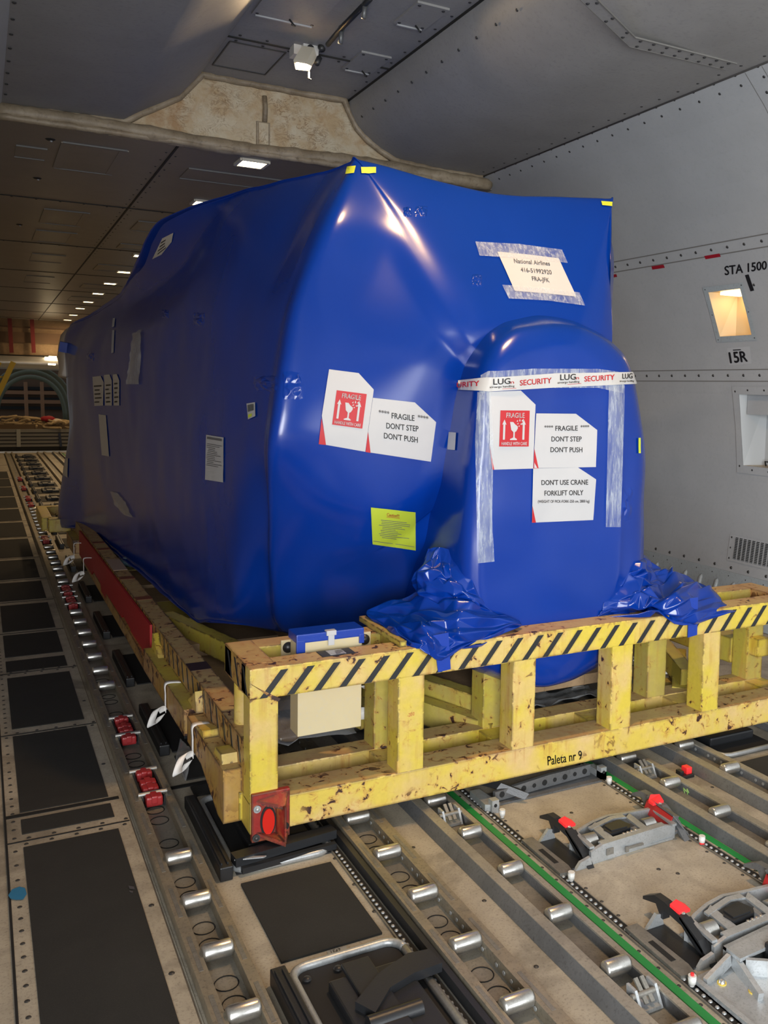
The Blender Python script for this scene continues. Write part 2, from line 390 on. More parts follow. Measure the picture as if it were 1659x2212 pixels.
# ---- right wall with two openings
def wp(y, z): return V((wallx(z), y, z))
zs = [0, .15, .353, .55, .8, 1.0, 1.106, 1.3, 1.46, 1.61, 1.75, 1.9, 2.01, 2.16, 2.31, 2.42, 2.53, 2.6, 2.75, 2.9, 3.05, 3.2, 3.348]
ysw = [YB, -2, 1, 3, 4.28, 4.48, 4.692, 4.785, 5.5, YS, 12, 20, 28]
w = MB(); w.smooth = True
for i in range(len(ysw)-1):
    for j in range(len(zs)-1):
        ym = (ysw[i]+ysw[i+1])/2; zm = (zs[j]+zs[j+1])/2
        if 4.48 < ym < 4.785 and 2.01 < zm < 2.31: continue
        if 4.28 < ym < 4.692 and 1.106 < zm < 1.61: continue
        w.add([wp(ysw[i],zs[j]), wp(ysw[i+1],zs[j]), wp(ysw[i+1],zs[j+1]), wp(ysw[i],zs[j+1])], [(0,1,2,3)])
def wstrip(mb, y0, y1, z0, z1, off=.003, n=12):
    rows = []
    for i in range(n+1):
        yy = y0+(y1-y0)*i/n; rows.append([wp(yy, z0)+wnorm(wp(yy,z0))*off, wp(yy, z1)+wnorm(wp(yy,z1))*off])
    mb.grid(rows, True)
w.mi = 1
for z in (2.53, 2.60, 1.70, 1.78): wstrip(w, 1, YS, z-.0035, z+.0035, .002)
w.mi = 2
for z, st in ((2.565, .148), (1.74, .148)):
    y = 3.0
    while y < YS: p = wp(y, z); w.dome(p, wnorm(p), .011, 10, .5); y += st
for z in (3.345, 3.30):
    y = 1.5
    while y < YS: p = wp(y, z); w.dome(p, wnorm(p), .010, 10, .5); y += .165
for z in (2.42, 1.95):
    p = wp(4.36, z-.1); w.dome(p, wnorm(p), .010, 10, .5)
for z in (3.24, 3.12, 2.98, 2.85):
    p = wp(3.68, z); w.dome(p, wnorm(p), .011, 10, .5)
w.mi = 1
for yv in (3.62, 3.74): wstrip_r = [[wp(yv-.002, z)+wnorm(wp(yv,z))*.002, wp(yv+.002, z)+wnorm(wp(yv,z))*.002] for z in (2.62, 2.8, 3.0, 3.2, 3.34)]; w.grid(wstrip_r)
wr = struct(w.build('wall_right', [M['wall'], M['seam'], M['bolt']], fixn=False), 'curved grey liner wall on the right')
k = MB()
for z0, z1, off in ((0, .335, .012),): wstrip(k, YB, YS, z0, z1, off, 20)
k.grid([[wp(yy, .335)+wnorm(wp(yy,.335))*.012, wp(yy, .337)] for yy in (YB, YS)])
y = 4.0
while y < YS:
    p = wp(y, .09); q = wp(y, .27); k.tube([p+wnorm(p)*.008, p+wnorm(p)*.02+V((0,0,.02)), q+wnorm(q)*.02-V((0,0,.02)), q+wnorm(q)*.008], [.008,.017,.017,.008], 8); y += .165
k.mi = 1
y = 3.9
while y < YS: p = wp(y, .365); k.dome(p, wnorm(p), .012, 10, .6); k.dome(wp(y,.305)+wnorm(wp(y,.305))*.012, wnorm(p), .006, 8, .6); y += .165
struct(k.build('trim_1', [M['kick'], M['bolt'], M['seam']], fixn=False), 'ribbed blue grey kick panel along the foot of the right wall')
# markings on the wall
m = MB()
for q in (((1408,575),(1434,571),(1437,578),(1410,582)), ((1522,552.5),(1555,547),(1558,554),(1525,559.5)), ((1318,594),(1332,591.5),(1334,597.5),(1320,600))): patch(m, q, hit_wall, .004, 4, 2)
m.build('red_marking', M['darkred'] if False else simple('wall_red', (.30,.008,.02), .5), wr)
m = MB(); text(m, 'STA 1500', ((1566,574),(1657,562),(1657,581),(1567,594)), hit_wall, .004, bold=1.3); m.build('station_lettering', M['ink'], wr)
m = MB(); patch(m, ((1610,594),(1618,592),(1630,627),(1622,629)), hit_wall, .004, 3, 6); m.build('station_mark', M['ink'], wr)
m = MB(); text(m, '15R', ((1575,760),(1612,757),(1616,780),(1579,784)), hit_wall, .005, bold=1.9); patch(m, ((1584,755),(1601,754),(1602,756),(1585,757)), hit_wall, .005, 3, 1); m.build('bay_lettering', M['ink'], wr)
m = MB(); patch(m, ((1571,752),(1620,748),(1624,785),(1575,789)), hit_wall, .002, 4, 3); m.build('bay_plate', simple('bay_plate_grey', (.43,.44,.45), .4), wr)
# ---- left wall with the cargo door opening
w = MB(); w.smooth = True
yl = [YB, -4.2, -1.0, 1, 3, YS, 12, 20, 28]
for i in range(len(yl)-1):
    for j in range(len(zs)-1):
        if i == 1 and 0 < j < 18: continue
        pts = [V((3.835-wallx(z), y, z)) for y, z in ((yl[i],zs[j]),(yl[i+1],zs[j]),(yl[i+1],zs[j+1]),(yl[i],zs[j+1]))]
        w.add(pts, [(3,2,1,0)])
struct(w.build('wall_left', M['wall'], fixn=False), 'curved liner wall on the left with open cargo door')
# ---- ceilings
prL = [(.165,3.348),(.895,3.358),(.998,3.425),(1.119,3.498),(1.258,3.576),(1.336,3.668),(1.40,3.745)]
prR = [(2.498,3.77),(2.50,3.69),(2.56,3.573),(2.687,3.473),(2.88,3.38),(3.286,3.352),(3.67,3.348)]
c = MB()
sub = []
for pr in (prL, prR):
    rows = []
    for Y in (YB, 0, 3, YS): rows.append([V((x,Y,z)) for x,z in pr])
    c.grid(rows, True)
c.poly([(1.38,YB,ZH),(1.38,YS,ZH),(2.51,YS,ZH),(2.51,YB,ZH)])
c.poly([(1.40,YB,3.745),(1.40,YS,3.745),(1.385,YS,ZH),(1.385,YB,ZH)])
c.mi = 1
c.box((2.492, YB, 3.745), (2.502, YS, 3.765))
for y in (5.85,): c.box((1.40, y-.006, 3.752), (2.50, y+.006, ZH))
for y in (4.35,): c.box((1.40, y-.006, 3.752), (2.50, y+.006, ZH))
c.mi = 3; c.tube([(3.666,YB,3.345),(3.666,YS,3.345)], .006, 6); c.mi = 1
c.mi = 2
y = 2.0
while y < YS:
    c.dome((2.46,y,3.759),(0,0,-1),.010,8,.5); c.dome((2.535,y+.05,3.60),(-.7,0,-.7),.010,8,.6); c.dome((.185,y,3.345),(0,0,-1),.011,8,.5); y += .22
y = 1.5
while y < YS: c.dome((3.60, y+.05, 3.350), (0,0,-1), .010, 8, .5); y += .165
for y in (5.80, 5.90):
    x = 1.47
    while x < 2.48: c.dome((x,y,3.757),(0,0,-1),.011,8,.5); x += .17
# doubler strip on the near right panel (bent band with two bolt rows)
def cz(px,py): p = PZ(px,py,3.36); p.z = 3.3505; return p
A_ = [cz(1240,-20),cz(1360,95),cz(1567,145)]; B_ = [cz(1280,-18),cz(1372,75),cz(1592,132)]
for i in (0,1):
    a0,a1,b0,b1 = A_[i],A_[i+1],B_[i],B_[i+1]
    c.mi = 0; c.add([a0-V((0,0,.004)),a1-V((0,0,.004)),b1-V((0,0,.004)),b0-V((0,0,.004))],[(0,1,2,3)])
    c.mi = 3; c.bar(a0-V((0,0,.003)),a1-V((0,0,.003)),.004,.006); c.bar(b0-V((0,0,.003)),b1-V((0,0,.003)),.006,.008)
    n = 3 if i == 0 else 8; c.mi = 2
    for k in range(n):
        t = (k+.5)/n
        for u in (.22,.8): q_ = (a0*(1-t)+a1*t)*(1-u)+(b0*(1-t)+b1*t)*u; c.dome(q_-V((0,0,.004)),(0,0,-1),.010,8,.6)
for q in (((1.387+.05,5.91),(1.80,5.87),(1.87,6.40),(1.45,6.45)),):
    pts = [V((p[0],p[1],3.757)) for p in ((1.44,5.93),(1.80,5.93),(1.80,6.42),(1.44,6.42))]
    for i in range(4): c.bar(pts[i], pts[(i+1)%4], .008, .006)
ceil = struct(c.build('ceiling', [M['ceil'], M['seamdark'], M['bolt'], M['seam']], fixn=False), 'grey lined ceiling with raised centre recess')
def panel(mb, x0, x1, y0, y1, z, w=.022, h=.006):
    for a, b in (((x0,y0),(x1,y0)),((x1,y0),(x1,y1)),((x1,y1),(x0,y1)),((x0,y1),(x0,y0))): mb.bar((a[0],a[1],z-h/2),(b[0],b[1],z-h/2),w,h)
for (x0,x1,y0,y1) in ((1.44,1.82,4.75,5.42),(2.21,2.42,5.64,6.0),(2.20,2.40,4.77,5.11)):
    m = MB(); m.box((x0,y0,ZH-.012),(x1,y1,ZH)); m.mi = 1; m.box((x0+.02,y1-.012,ZH-.02),(x1-.02,y1,ZH-.01))
    m.mi = 2
    for x in (x0+.025,x1-.025):
        for y in (y0+.03,y1-.03): m.dome((x,y,ZH-.012),(0,0,-1),.011,8,.5)
    m.tube([((x0+x1)/2+.02,y1-.05,ZH-.015),((x0+x1)/2+.05,y1-.06,ZH-.05),((x0+x1)/2+.02,y1-.10,ZH-.06)],.006,6)
    m.build('access_panel', [M['ceil'], M['wall'], M['bolt']], ceil)
# ---- step face of stained insulation
s = MB()
bot = [(.12,ZL),(3.76,ZL)]
top = prL+[(1.40,ZH),(2.498,ZH)]+prR
N = 60
def ztop(x):
    pts = prL+[(1.401,ZH),(2.497,ZH)]+prR
    for (a,za),(b,zb_) in zip(pts, pts[1:]):
        if a <= x <= b and b > a: return za+(zb_-za)*(x-a)/(b-a)
    return 3.348
rows = []
xs_ = [.165+(3.66-.165)*i/N for i in range(N+1)]
for t in (0,.25,.5,.75,1):
    rows.append([V((x, YS+.012*noise.noise(V((x*5,t*4,0))), ZL+(ztop(x)-ZL)*t)) for x in xs_])
s.grid(rows, True)
stp = struct(s.build('wall_step', M['beige'], fixn=False), 'stained beige insulation face where the ceiling steps down')
t = MB()
rnd = random.Random(5)
edge = [V((x, YS-.022+.01*rnd.uniform(-1,1), ztop(x)-.012)) for x in [.165+(3.66-.165)*i/70 for i in range(71)]]
t.tube(edge, [.022+.006*rnd.random() for _ in edge], 8)
edge = [V((x, YS-.03+.012*rnd.uniform(-1,1), ZL+.045+.012*math.sin(x*3))) for x in [.14+(3.72-.14)*i/70 for i in range(71)]]
t.tube(edge, [.045+.010*rnd.random() for _ in edge], 10)
edge = [V((x, YS-.05+.012*rnd.uniform(-1,1), ZL+.012)) for x in [.14+(3.72-.14)*i/60 for i in range(61)]]
t.tube(edge, [.02+.006*rnd.random() for _ in edge], 8)
struct(t.build('trim_2', M['beige_trim'], fixn=False), 'rolled insulation edging around the ceiling step')
t = MB(); t.box((1.80,YS-.012,3.33),(1.90,YS+.005,3.50),.004); t.mi = 1; t.box((1.815,YS-.02,3.34),(1.885,YS-.012,3.49),.004); t.mi = 0; t.tube([(1.86,YS-.012,3.50),(1.862,YS-.02,3.60),(1.858,YS-.012,3.68)],.018,8)
struct(t.build('trim_3', [M['beige_trim'], M['beige']]), 'small stained patch panel on the ceiling step')
# ---- low ceiling beyond the step
c = MB(); c.box((.0,YS,ZL),(3.9,YE,ZL+.05))
c.mi = 1
c.bar((1.255,YS,ZL-.003),(1.47,YE,ZL-.003),.015,.008)
for y in (9.25,12.2,15.32,18.2): c.box((.1,y-.009,ZL-.006),(3.8,y+.009,ZL))
for y in (21.4,): c.box((.1,y-.03,ZL-.006),(3.8,y+.03,ZL))
for y in (24.2,26.9): c.box((.1,y-.02,ZL-.006),(3.8,y+.02,ZL))
c.mi = 2
y = YS+.25
while y < 13:
    xs0 = 1.255+.215*(y-YS)/(YE-YS); c.dome((xs0-.04,y,ZL),(0,0,-1),.009,6,.5); c.dome((xs0+.04,y+.08,ZL),(0,0,-1),.009,6,.5); y += .24
for yy in (9.25,12.2):
    for x in (.3,.5,.7,.9,1.1,1.6,1.9,2.2): c.dome((x,yy+.05,ZL),(0,0,-1),.011,6,.5)
for x, yy in ((.47,6.98),(.46,8.35),(.42,10.9)): c.mi = 1; c.dome((x,yy,ZL),(0,0,-1),.035,8,.25); c.mi = 3; c.dome((x+.006,yy,ZL-.01),(0,0,-1),.010,8,.9)
cl = struct(c.build('ceiling_low', [M['ceil_far'], M['seamdark'], M['bolt'], M['wall']]), 'lower brownish ceiling running forward with a dark centre seam')
for (x0,x1,y0,y1,side) in ((.27,.47,7.28,7.62,0),(.55,.97,7.0,7.84,1),(1.45,2.18,7.28,7.64,0),(.60,.99,9.75,10.6,1),(.60,1.0,11.15,12.0,1),(1.48,2.0,9.9,10.5,1),(1.53,2.05,11.6,12.0,1),(1.52,2.1,13.8,14.5,1),(.65,1.05,13.2,14.0,0),(.7,1.1,16.0,17.0,0),(1.6,2.2,16.7,17.4,1),(1.62,2.2,19.3,20.2,0)):
    m = MB(); m.box((x0,y0,ZL-.006),(x1,y1,ZL)); m.mi = 1
    m.box((x0,y0-.012,ZL-.010),(x1,y0,ZL)); m.box((x0,y1,ZL-.012),(x1,y1+.012,ZL))
    if side:
        m.mi = 2; m.box((x1-.05,y0,ZL-.009),(x1+.01,y1,ZL)); m.box((x0-.01,y0,ZL-.009),(x0+.05,y1,ZL))
    m.build('access_panel', [M['ceil_far'], M['seam'], simple('tape_strip', (.26,.22,.17), .5)], cl)
# ---- far end
b = MB(); b.box((-.2,YE,2.28),(4,YE+.1,ZL+.1)); b.mi = 1; b.box((-.2,YE-.05,3.02),(4,YE,3.06)); b.box((-.2,YE-.04,2.62),(4,YE,2.9)); b.mi = 2
b.box((-.2,YE-.12,2.22),(4,YE,2.29))
struct(b.build('wall_far', [M['wood'], simple('far_panel', (.13,.075,.04), .7), M['gap']]), 'brown bulkhead above the forward cargo bay')
for px, lab in ((21,'left'),(69,'right')):
    p = PY(px,703,YE-.15); p.z = ZL; q = PY(px+4,762,YE-.15); m = MB(); m.bar(p,q,.10,.03,(0,1,0)); tag(m.build('strap', M['darkred']), 'dark red strap hanging on the far bulkhead, %s one of the pair' % lab, 'strap', 'red straps on the far bulkhead')
m = MB(); m.cyl((-.1,YE-.30,2.08),(3.6,YE-.30,2.06),.18,20); tag(m.build('silver_duct', M['silver']), 'long silver duct crossing under the far bulkhead', 'duct')
ar = MB()
for Y, r, z0 in ((29.2,1.62,.40),(30.5,1.50,.40),(31.8,1.40,.35)):
    c0 = PY(70,985,Y); cx_ = c0.x; pts = []
    for i in range(25):
        a = math.pi*(i/24); pts.append(V((cx_-1.12*r*math.cos(a)*.62, Y, z0+r*.98*math.sin(a)**.8)))
    ar.tube(pts, .07, 8)
ar.mi = 1; ar.box((-.2,33.4,-.7),(4.5,33.5,3.5))
for z in (.65,.95,1.3): ar.mi = 2; ar.box((-.2,33.3,z),(4.5,33.4,z+.10))
ar.mi = 3
for z in (.85,1.15): ar.box((-.2,33.25,z),(4.5,33.35,z+.12))
struct(ar.build('wall_nose', [M['archgreen'], simple('nose_brown', (.10,.055,.03), .8), M['gap'], simple('nose_board', (.24,.12,.06), .7)], fixn=False), 'arched frames and brown boards of the far nose bay')
for px, lab in ((56,'left'),(91,'right')):
    p = PY(px-1,825,30.2); q = PY(px+2,905,30.2); m = MB(); m.bar(p,q,.10,.06,(0,1,0)); tag(m.build('post', simple('post_brown', (.30,.17,.10), .6)), 'brown upright post in the far nose bay, %s of the two' % lab, 'post', 'posts in the nose bay')
ld = thing('ladder', 'yellow ladder leaning at the left of the far nose bay', 'ladder', PY(5,845,26.5))
m = MB(); m.bar(PY(-8,860,26.5),PY(29,782,26.5),.13,.05,(0,1,0)); m.build('side_rail', M['ladder'], ld)
m = MB(); m.bar(PY(-40,860,26.9),PY(-2,782,26.9),.13,.05,(0,1,0)); m.build('side_rail', M['ladder'], ld)
m = MB(); m.bar(PY(-22,815,26.6),PY(18,814,26.6),.04,.04); m.build('rung', M['ladder'], ld)
# cargo far ahead
cg = thing('cargo_pallet', 'low grey netted pallet stack far ahead on the deck', 'pallet', (1.2,22.5,0))
m = MB(); m.box((.1,22.45,.13),(2.6,24.5,.52))
for z in (.19,.27,.35,.43): m.mi = 1; m.box((.1,22.43,z),(2.6,22.46,z+.018))
m.mi = 2
for px in (40,): p = PY(px,935,22.4); m.box((p.x-.04,22.41,.13),(p.x+.04,22.46,.52))
m.build('stack', [simple('grey_planks', (.20,.19,.165), .6), M['gap'], simple('grey_strap', (.3,.3,.27), .6)], cg)
m = MB(); m.box((.1,22.45,.0),(2.6,24.5,.13)); m.build('base', M['gap'], cg)  # near-black block paints the shade of the gap under the stack
m = MB(); m.box((.05,22.36,.0),(2.7,22.43,.035)); m.build('edge_rail', M['silver'], cg)
m = MB(); p = PY(128,935,22.38); q = PY(132,965,22.38); m.bar(p,q,.05,.02,(0,1,0)); m.build('strap', simple('navy_strap', (.01,.02,.05), .6), cg)
m = MB(); rnd = random.Random(4)
for i in range(46):
    x = rnd.uniform(.15,2.4); y = rnd.uniform(22.5,23.2); pts = [V((x,y,.56+rnd.uniform(0,.20)))]
    a = rnd.uniform(0,6.28)
    for k in range(7):
        a += rnd.uniform(-.9,.9); p = pts[-1]+V((math.cos(a)*.13, math.sin(a)*.05, rnd.uniform(-.05,.05))); p.z = max(.55,min(.80-.10*max(0,p.x-.6),p.z)); pts.append(p)
    m.tube(pts, .028, 5)
m.mi = 1; m.box((.1,22.55,.52),(2.3,23.4,.62))
tag(m.build('cargo_net', [M['net'], simple('net_dark', (.12,.08,.045), .9)], fixn=False), 'tangled tan cargo nets heaped on the far pallet', 'cargo net', kind='stuff')
def bag(name, px, py, r, mat, lab):
    p = PY(px,py,22.7); bm = bmesh.new(); bmesh.ops.create_icosphere(bm, subdivisions=3, radius=1)
    vs = [V((p.x+v.co.x*r[0]*(1+.15*noise.noise(v.co*2)), p.y+v.co.y*r[1], p.z+v.co.z*r[2]*(1+.25*noise.noise(v.co*3)))) for v in bm.verts]; fs = [[v.index for v in f.verts] for f in bm.faces]; bm.free()
    m = MB(); m.add(vs, fs, True); tag(m.build(name, mat), lab, 'bag')
bag('cloth_bag', 103, 905, (.16,.12,.07), simple('red_cloth', (.30,.01,.02), .8), 'crumpled red cloth lying on the far cargo nets')
bag('white_bag', 120, 912, (.17,.12,.08), simple('pale_cloth', (.60,.52,.42), .8), 'pale sack beside the red cloth on the far nets')
# ================================================================== LIGHT FITTINGS
def point(name, loc, power, col, r=.05):
    l = bpy.data.lights.new(name,'POINT'); l.energy = power; l.color = col; l.shadow_soft_size = r
    o = bpy.data.objects.new(name,l); COL.objects.link(o); o.location = loc; return o
ORD = ['nearest','second','third','fourth','fifth','sixth','seventh','eighth','ninth','tenth','eleventh','twelfth','thirteenth','fourteenth']
lp = [(1.82,6.84),(1.84,8.55),(1.86,10.6),(1.89,12.5),(1.94,14.46),(1.96,16.29),(1.99,18.28),(2.02,20.3),(2.04,22.2),(2.09,24.5),(2.13,26.6)]
L0 = thing('ceiling_light', 'nearest small square warm light in the lower ceiling row', 'ceiling light', (0,0,0), 'row of ceiling lights')
m = MB()
for a,b in (((-.10,-.10),(.10,-.10)),((.10,-.10),(.10,.10)),((.10,.10),(-.10,.10)),((-.10,.10),(-.10,-.10))): m.bar((a[0],a[1],-.008),(b[0],b[1],-.008),.022,.02)
m.build('frame', M['warmwhite'], L0)
m = MB(); m.box((-.085,-.085,-.006),(.085,.085,-.001)); m.build('diffuser', M['lamp_far'], L0)
for i,(x,y) in enumerate(lp):
    lab = '%s small square warm light in the lower ceiling row' % ORD[i]
    if i == 0: L0.location = (x,y,ZL); L0['label'] = lab
    else: place(L0, (x,y,ZL), lab)
    l = bpy.data.lights.new('ceiling_lamp','AREA'); l.shape='SQUARE'; l.size=.16; l.energy = 15; l.color = (1,.68,.36)
    o = bpy.data.objects.new('ceiling_lamp', l); COL.objects.link(o); o.location = (x,y,ZL-.03)
for i,(px,py) in enumerate(((105,773),(114,771),(112,787))):
    p = PY(px,py,YE-.46); m = MB(); m.box((p.x-.09,p.y-.02,p.z-.02),(p.x+.09,YE-.30,p.z+.02)); tag(m.build('bay_light', M['lamp_far']), 'small lit lamp under the far bulkhead, %s of three' % ('left','upper right','lower right')[i], 'light', 'lamps of the far bay')
# floodlight box in the recess
F = thing('floodlight', 'white floodlight box with round hole on the raised ceiling', 'floodlight', (1.87,5.72,ZH))
m = MB(); a = PY(656,87,5.72); b_ = PY(690,93,5.72); c_ = PY(687,128,5.72); d_ = PY(654,125,5.72)
m.prism([a,b_,c_,d_], (0,.10,0)); m.box((1.80,5.76,3.70),(1.93,5.86,ZH)); m.build('bracket', M['white'], F)
m = MB(); cc = PY(671,105,5.717); m.cyl(cc-V((0,.004,0)),cc+V((0,.002,0)),.024,18); m.build('hole', M['blackmatt'], F)
m = MB(); q = [PY(658,118,5.63),PY(684,122,5.63),PY(668,153,5.50),PY(639,150,5.50)]
up = V((0,.05,.07)); m.prism(q,up); m.build('housing', M['warmwhite'], F)
m = MB(); q2 = [V(p)-up*.1 for p in q]; ce = sum(q2,V())/4; q2 = [ce+(p-ce)*.84 for p in q2]; m.prism(q2,-up*.05); m.build('lens', M['lamp'], F)
area('flood_lamp', ce-up*.3, (1.6,3.4,1.2), .14, .14, 24, (1,.70,.38), 130)
F2 = thing('floodlight','second floodlight further back on the raised ceiling, above the picture','floodlight',(1.88,2.7,ZH))
m2 = MB(); m2.box((1.82,2.65,3.64),(1.94,2.75,ZH)); m2.build('bracket',M['white'],F2)
m2 = MB(); m2.box((1.76,2.60,3.56),(2.00,2.78,3.64),.01); m2.build('housing',M['warmwhite'],F2)
m2 = MB(); m2.box((1.78,2.62,3.552),(1.98,2.76,3.559)); m2.build('lens',M['lamp'],F2)
area('flood_lamp',(1.88,2.69,3.54),(1.88,2.8,1.0),.11,.11,34,(1,.60,.26),150)
m = MB(); p1 = PY(692,100,5.7); m.tube([p1, PY(697,108,5.68)], .02, 8); m.tube([PY(690,125,5.6),PY(684,138,5.58)],.018,8); m.tube([PY(668,135,5.6),PY(667,170,5.55),PY(672,172,5.55)],.005,6); m.build('cable', M['bolt'], F)
R_ = thing('hook_rod', 'black rod with hanging pegs along the raised ceiling', 'rod', (1.96,5.2,3.7))
m = MB(); m.tube([PZ(800,-3,3.71),PZ(741,57,3.71),PZ(708,96,3.71)],.016,8); m.build('rod', M['black'], R_)
for a,b in (((789,8),(785,40)),((738,62),(735,94))):
    m = MB(); p = PZ(*a,3.715); m.tube([p, PY(b[0],b[1],p.y)], .014, 8); m.dome(p,(0,-1,-.2),.022,10,.6); m.build('peg', M['gmetal'], R_)
# recessed wall light
wl = thing('recessed_wall_light', 'lit recessed light in the right wall under STA 1500', 'wall light', wp(4.63,2.16))
m = MB()
def ring(mb, y0,y1,z0,z1,w,off):
    for a in ((y0-w,y1+w,z0-w,z0),(y0-w,y1+w,z1,z1+w),(y0-w,y0,z0,z1),(y1,y1+w,z0,z1)):
        n1 = 4; rows = [[wp(y,z)+wnorm(wp(y,z))*off for y in (a[0],a[1])] for z in (a[2],(a[2]+a[3])/2,a[3])]; mb.grid(rows, False)
ring(m,4.48,4.785,2.01,2.31,.035,.009); m.mi = 1
for y,z in ((4.46,2.33),(4.80,2.33),(4.46,1.99),(4.80,1.99),(4.46,2.16),(4.80,2.16)): p = wp(y,z); m.dome(p+wnorm(p)*.006,wnorm(p),.008,8,.5)
m.build('frame', [M['kick'], M['bolt']], wl, fixn=False)
m = MB(); xi = wallx(2.01); xo = xi+.10
def P3(y,z,dx): return V((wallx(z)+dx,y,z))
m.poly([P3(4.785,2.01,0),P3(4.785,2.31,0),(xo,4.785-.05,2.31),(xo,4.785-.05,2.01)]); m.poly([P3(4.48,2.01,0),P3(4.48,2.31,0),(xo,4.48,2.31),(xo,4.48,2.01)])
m.poly([(xo,4.48,2.01),(xo,4.735,2.01),(xo,4.735,2.31),(xo,4.48,2.31)]); m.poly([P3(4.48,2.01,0),P3(4.785,2.01,0),(xo,4.735,2.01),(xo,4.48,2.01)]); m.poly([P3(4.48,2.31,0),P3(4.785,2.31,0),(xo,4.735,2.31),(xo,4.48,2.31)])
m.build('housing', simple('niche_cream', (.50,.40,.26), .5), wl, fixn=False)
m = MB(); m.box((wallx(2.31)+.03,4.50,2.285),(xo-.02,4.70,2.305)); m.build('lamp', M['lamp'], wl)
area('niche_lamp', (wallx(2.31)+.09,4.61,2.275), (wallx(2.31)+.11,4.61,1.5), .12,.16, .42, (1,.70,.36))
# lower recess
wl = thing('tie_down_recess', 'open grey recess with hooded top in the right wall', 'recess', wp(4.5,1.36))
m = MB(); ring(m,4.28,4.692,1.106,1.61,.055,.009); m.mi = 1
for y,z in ((4.72,1.63),(4.72,1.45),(4.72,1.28),(4.72,1.1),(4.6,1.08),(4.45,1.08),(4.6,1.64),(4.45,1.64)): p = wp(y,z); m.dome(p+wnorm(p)*.006,wnorm(p),.010,8,.5)
m.build('frame', [M['wall'], M['bolt']], wl, fixn=False)
m = MB(); xo = wallx(1.2)+.14; ya,yb_ = 4.28,4.692
m.poly([P3(yb_,1.106,0),P3(yb_,1.61,0),(xo,yb_-.07,1.61),(xo,yb_-.07,1.106)]); m.poly([P3(ya,1.106,0),P3(ya,1.61,0),(xo,ya,1.61),(xo,ya,1.106)])
m.poly([(xo,ya,1.106),(xo,yb_-.07,1.106),(xo,yb_-.07,1.61),(xo,ya,1.61)]); m.poly([P3(ya,1.61,0),P3(yb_,1.61,0),(xo,yb_-.07,1.61),(xo,ya,1.61)])
m.build('lining', simple('recess_lining', (.42,.44,.45), .45), wl, fixn=False)
m = MB(); m.poly([P3(ya,1.106,0),P3(yb_,1.106,0),(xo,yb_-.07,1.112),(xo,ya,1.112)]); m.build('sill', M['beige'], wl, fixn=False)
m = MB(); m.box((wallx(1.5)+.03,ya,1.47),(wallx(1.5)+.05,yb_-.03,1.61)); m.build('hood', M['wall'], wl)
m = MB(); p = V((xo-.06,4.52,1.112)); m.tube([p+V((0,-.03,0)),p+V((-.01,-.03,.03)),p+V((-.01,.03,.03)),p+V((0,.03,0))],.006,6); m.build('ring', M['bolt'], wl)
# air grille
wl = thing('air_grille', 'louvred air grille low on the right wall', 'grille', wp(4.58,.5))
m = MB(); rows = [[wp(y,z)+wnorm(wp(y,z))*.006 for y in (4.36,4.775)] for z in (.41,.6)]; m.grid(rows,False); m.mi = 1
for y,z in ((4.755,.58),(4.755,.43),(4.755,.505)): p = wp(y,z); m.dome(p+wnorm(p)*.006,wnorm(p),.008,8,.5)
m.build('frame', [M['wall'], M['bolt']], wl, fixn=False)
m = MB()
for i in range(9):
    y1 = 4.715-i*.040
    rows = [[wp(y,z)+wnorm(wp(y,z))*.0075 for y in (y1-.027,y1)] for z in (.43,.585)]; m.grid(rows,False)
m.build('slot', M['gap'], wl, fixn=False)
m = MB()
for i in range(9):
    y1 = 4.715-i*.040
    for j in range(13):
        z = .435+j*.0118; p = wp(y1-.0135,z); n_ = wnorm(p); m.bar(wp(y1-.027,z)+n_*.010,wp(y1,z)+n_*.010,.006,.004,n_)
m.build('louvre', M['alu'], wl)['kind'] = 'stuff'
# ================================================================== FLOOR MATS
def mat_thing(x0,x1,y0,y1,lab,grp):
    m = MB(); m.box((x0,y0,.001),(x1,y1,.0075)); tag(m.build('floor_mat', M['mat']), lab, 'mat', grp)
aisle = [(1.5,3.331),(3.434,3.552),(3.617,4.428),(4.53,5.33),(5.45,5.66),(5.75,6.25),(6.35,7.1),(7.25,7.9),(8.05,8.9),(9.05,10.1),(10.25,11.3),(11.45,12.5),(12.65,13.8),(13.95,15.1),(15.25,16.4),(16.55,17.7)]
num = ['nearest','second','third','fourth','fifth','sixth','seventh','eighth','ninth','tenth','eleventh','twelfth','thirteenth','fourteenth','fifteenth','sixteenth']
for i,(a,b) in enumerate(aisle):
    ln = 'long ' if b-a > 1.2 else ('narrow ' if b-a < .25 else '')
    mat_thing(.10,.405,a,b,'%sdark anti-slip mat in the left aisle, %s from the camera' % (ln, num[i]), 'dark mats along the left aisle')
for i,(a,b) in enumerate([(2.33,2.775),(3.477,3.565),(3.64,3.9)]):
    mat_thing(.703,1.005 if i == 0 else .98,a,b,['large dark square mat between the two left roller trays','thin dark mat strip beside the pallet corner','dark mat half hidden under the left pallet side'][i],'dark mats between the left roller trays')
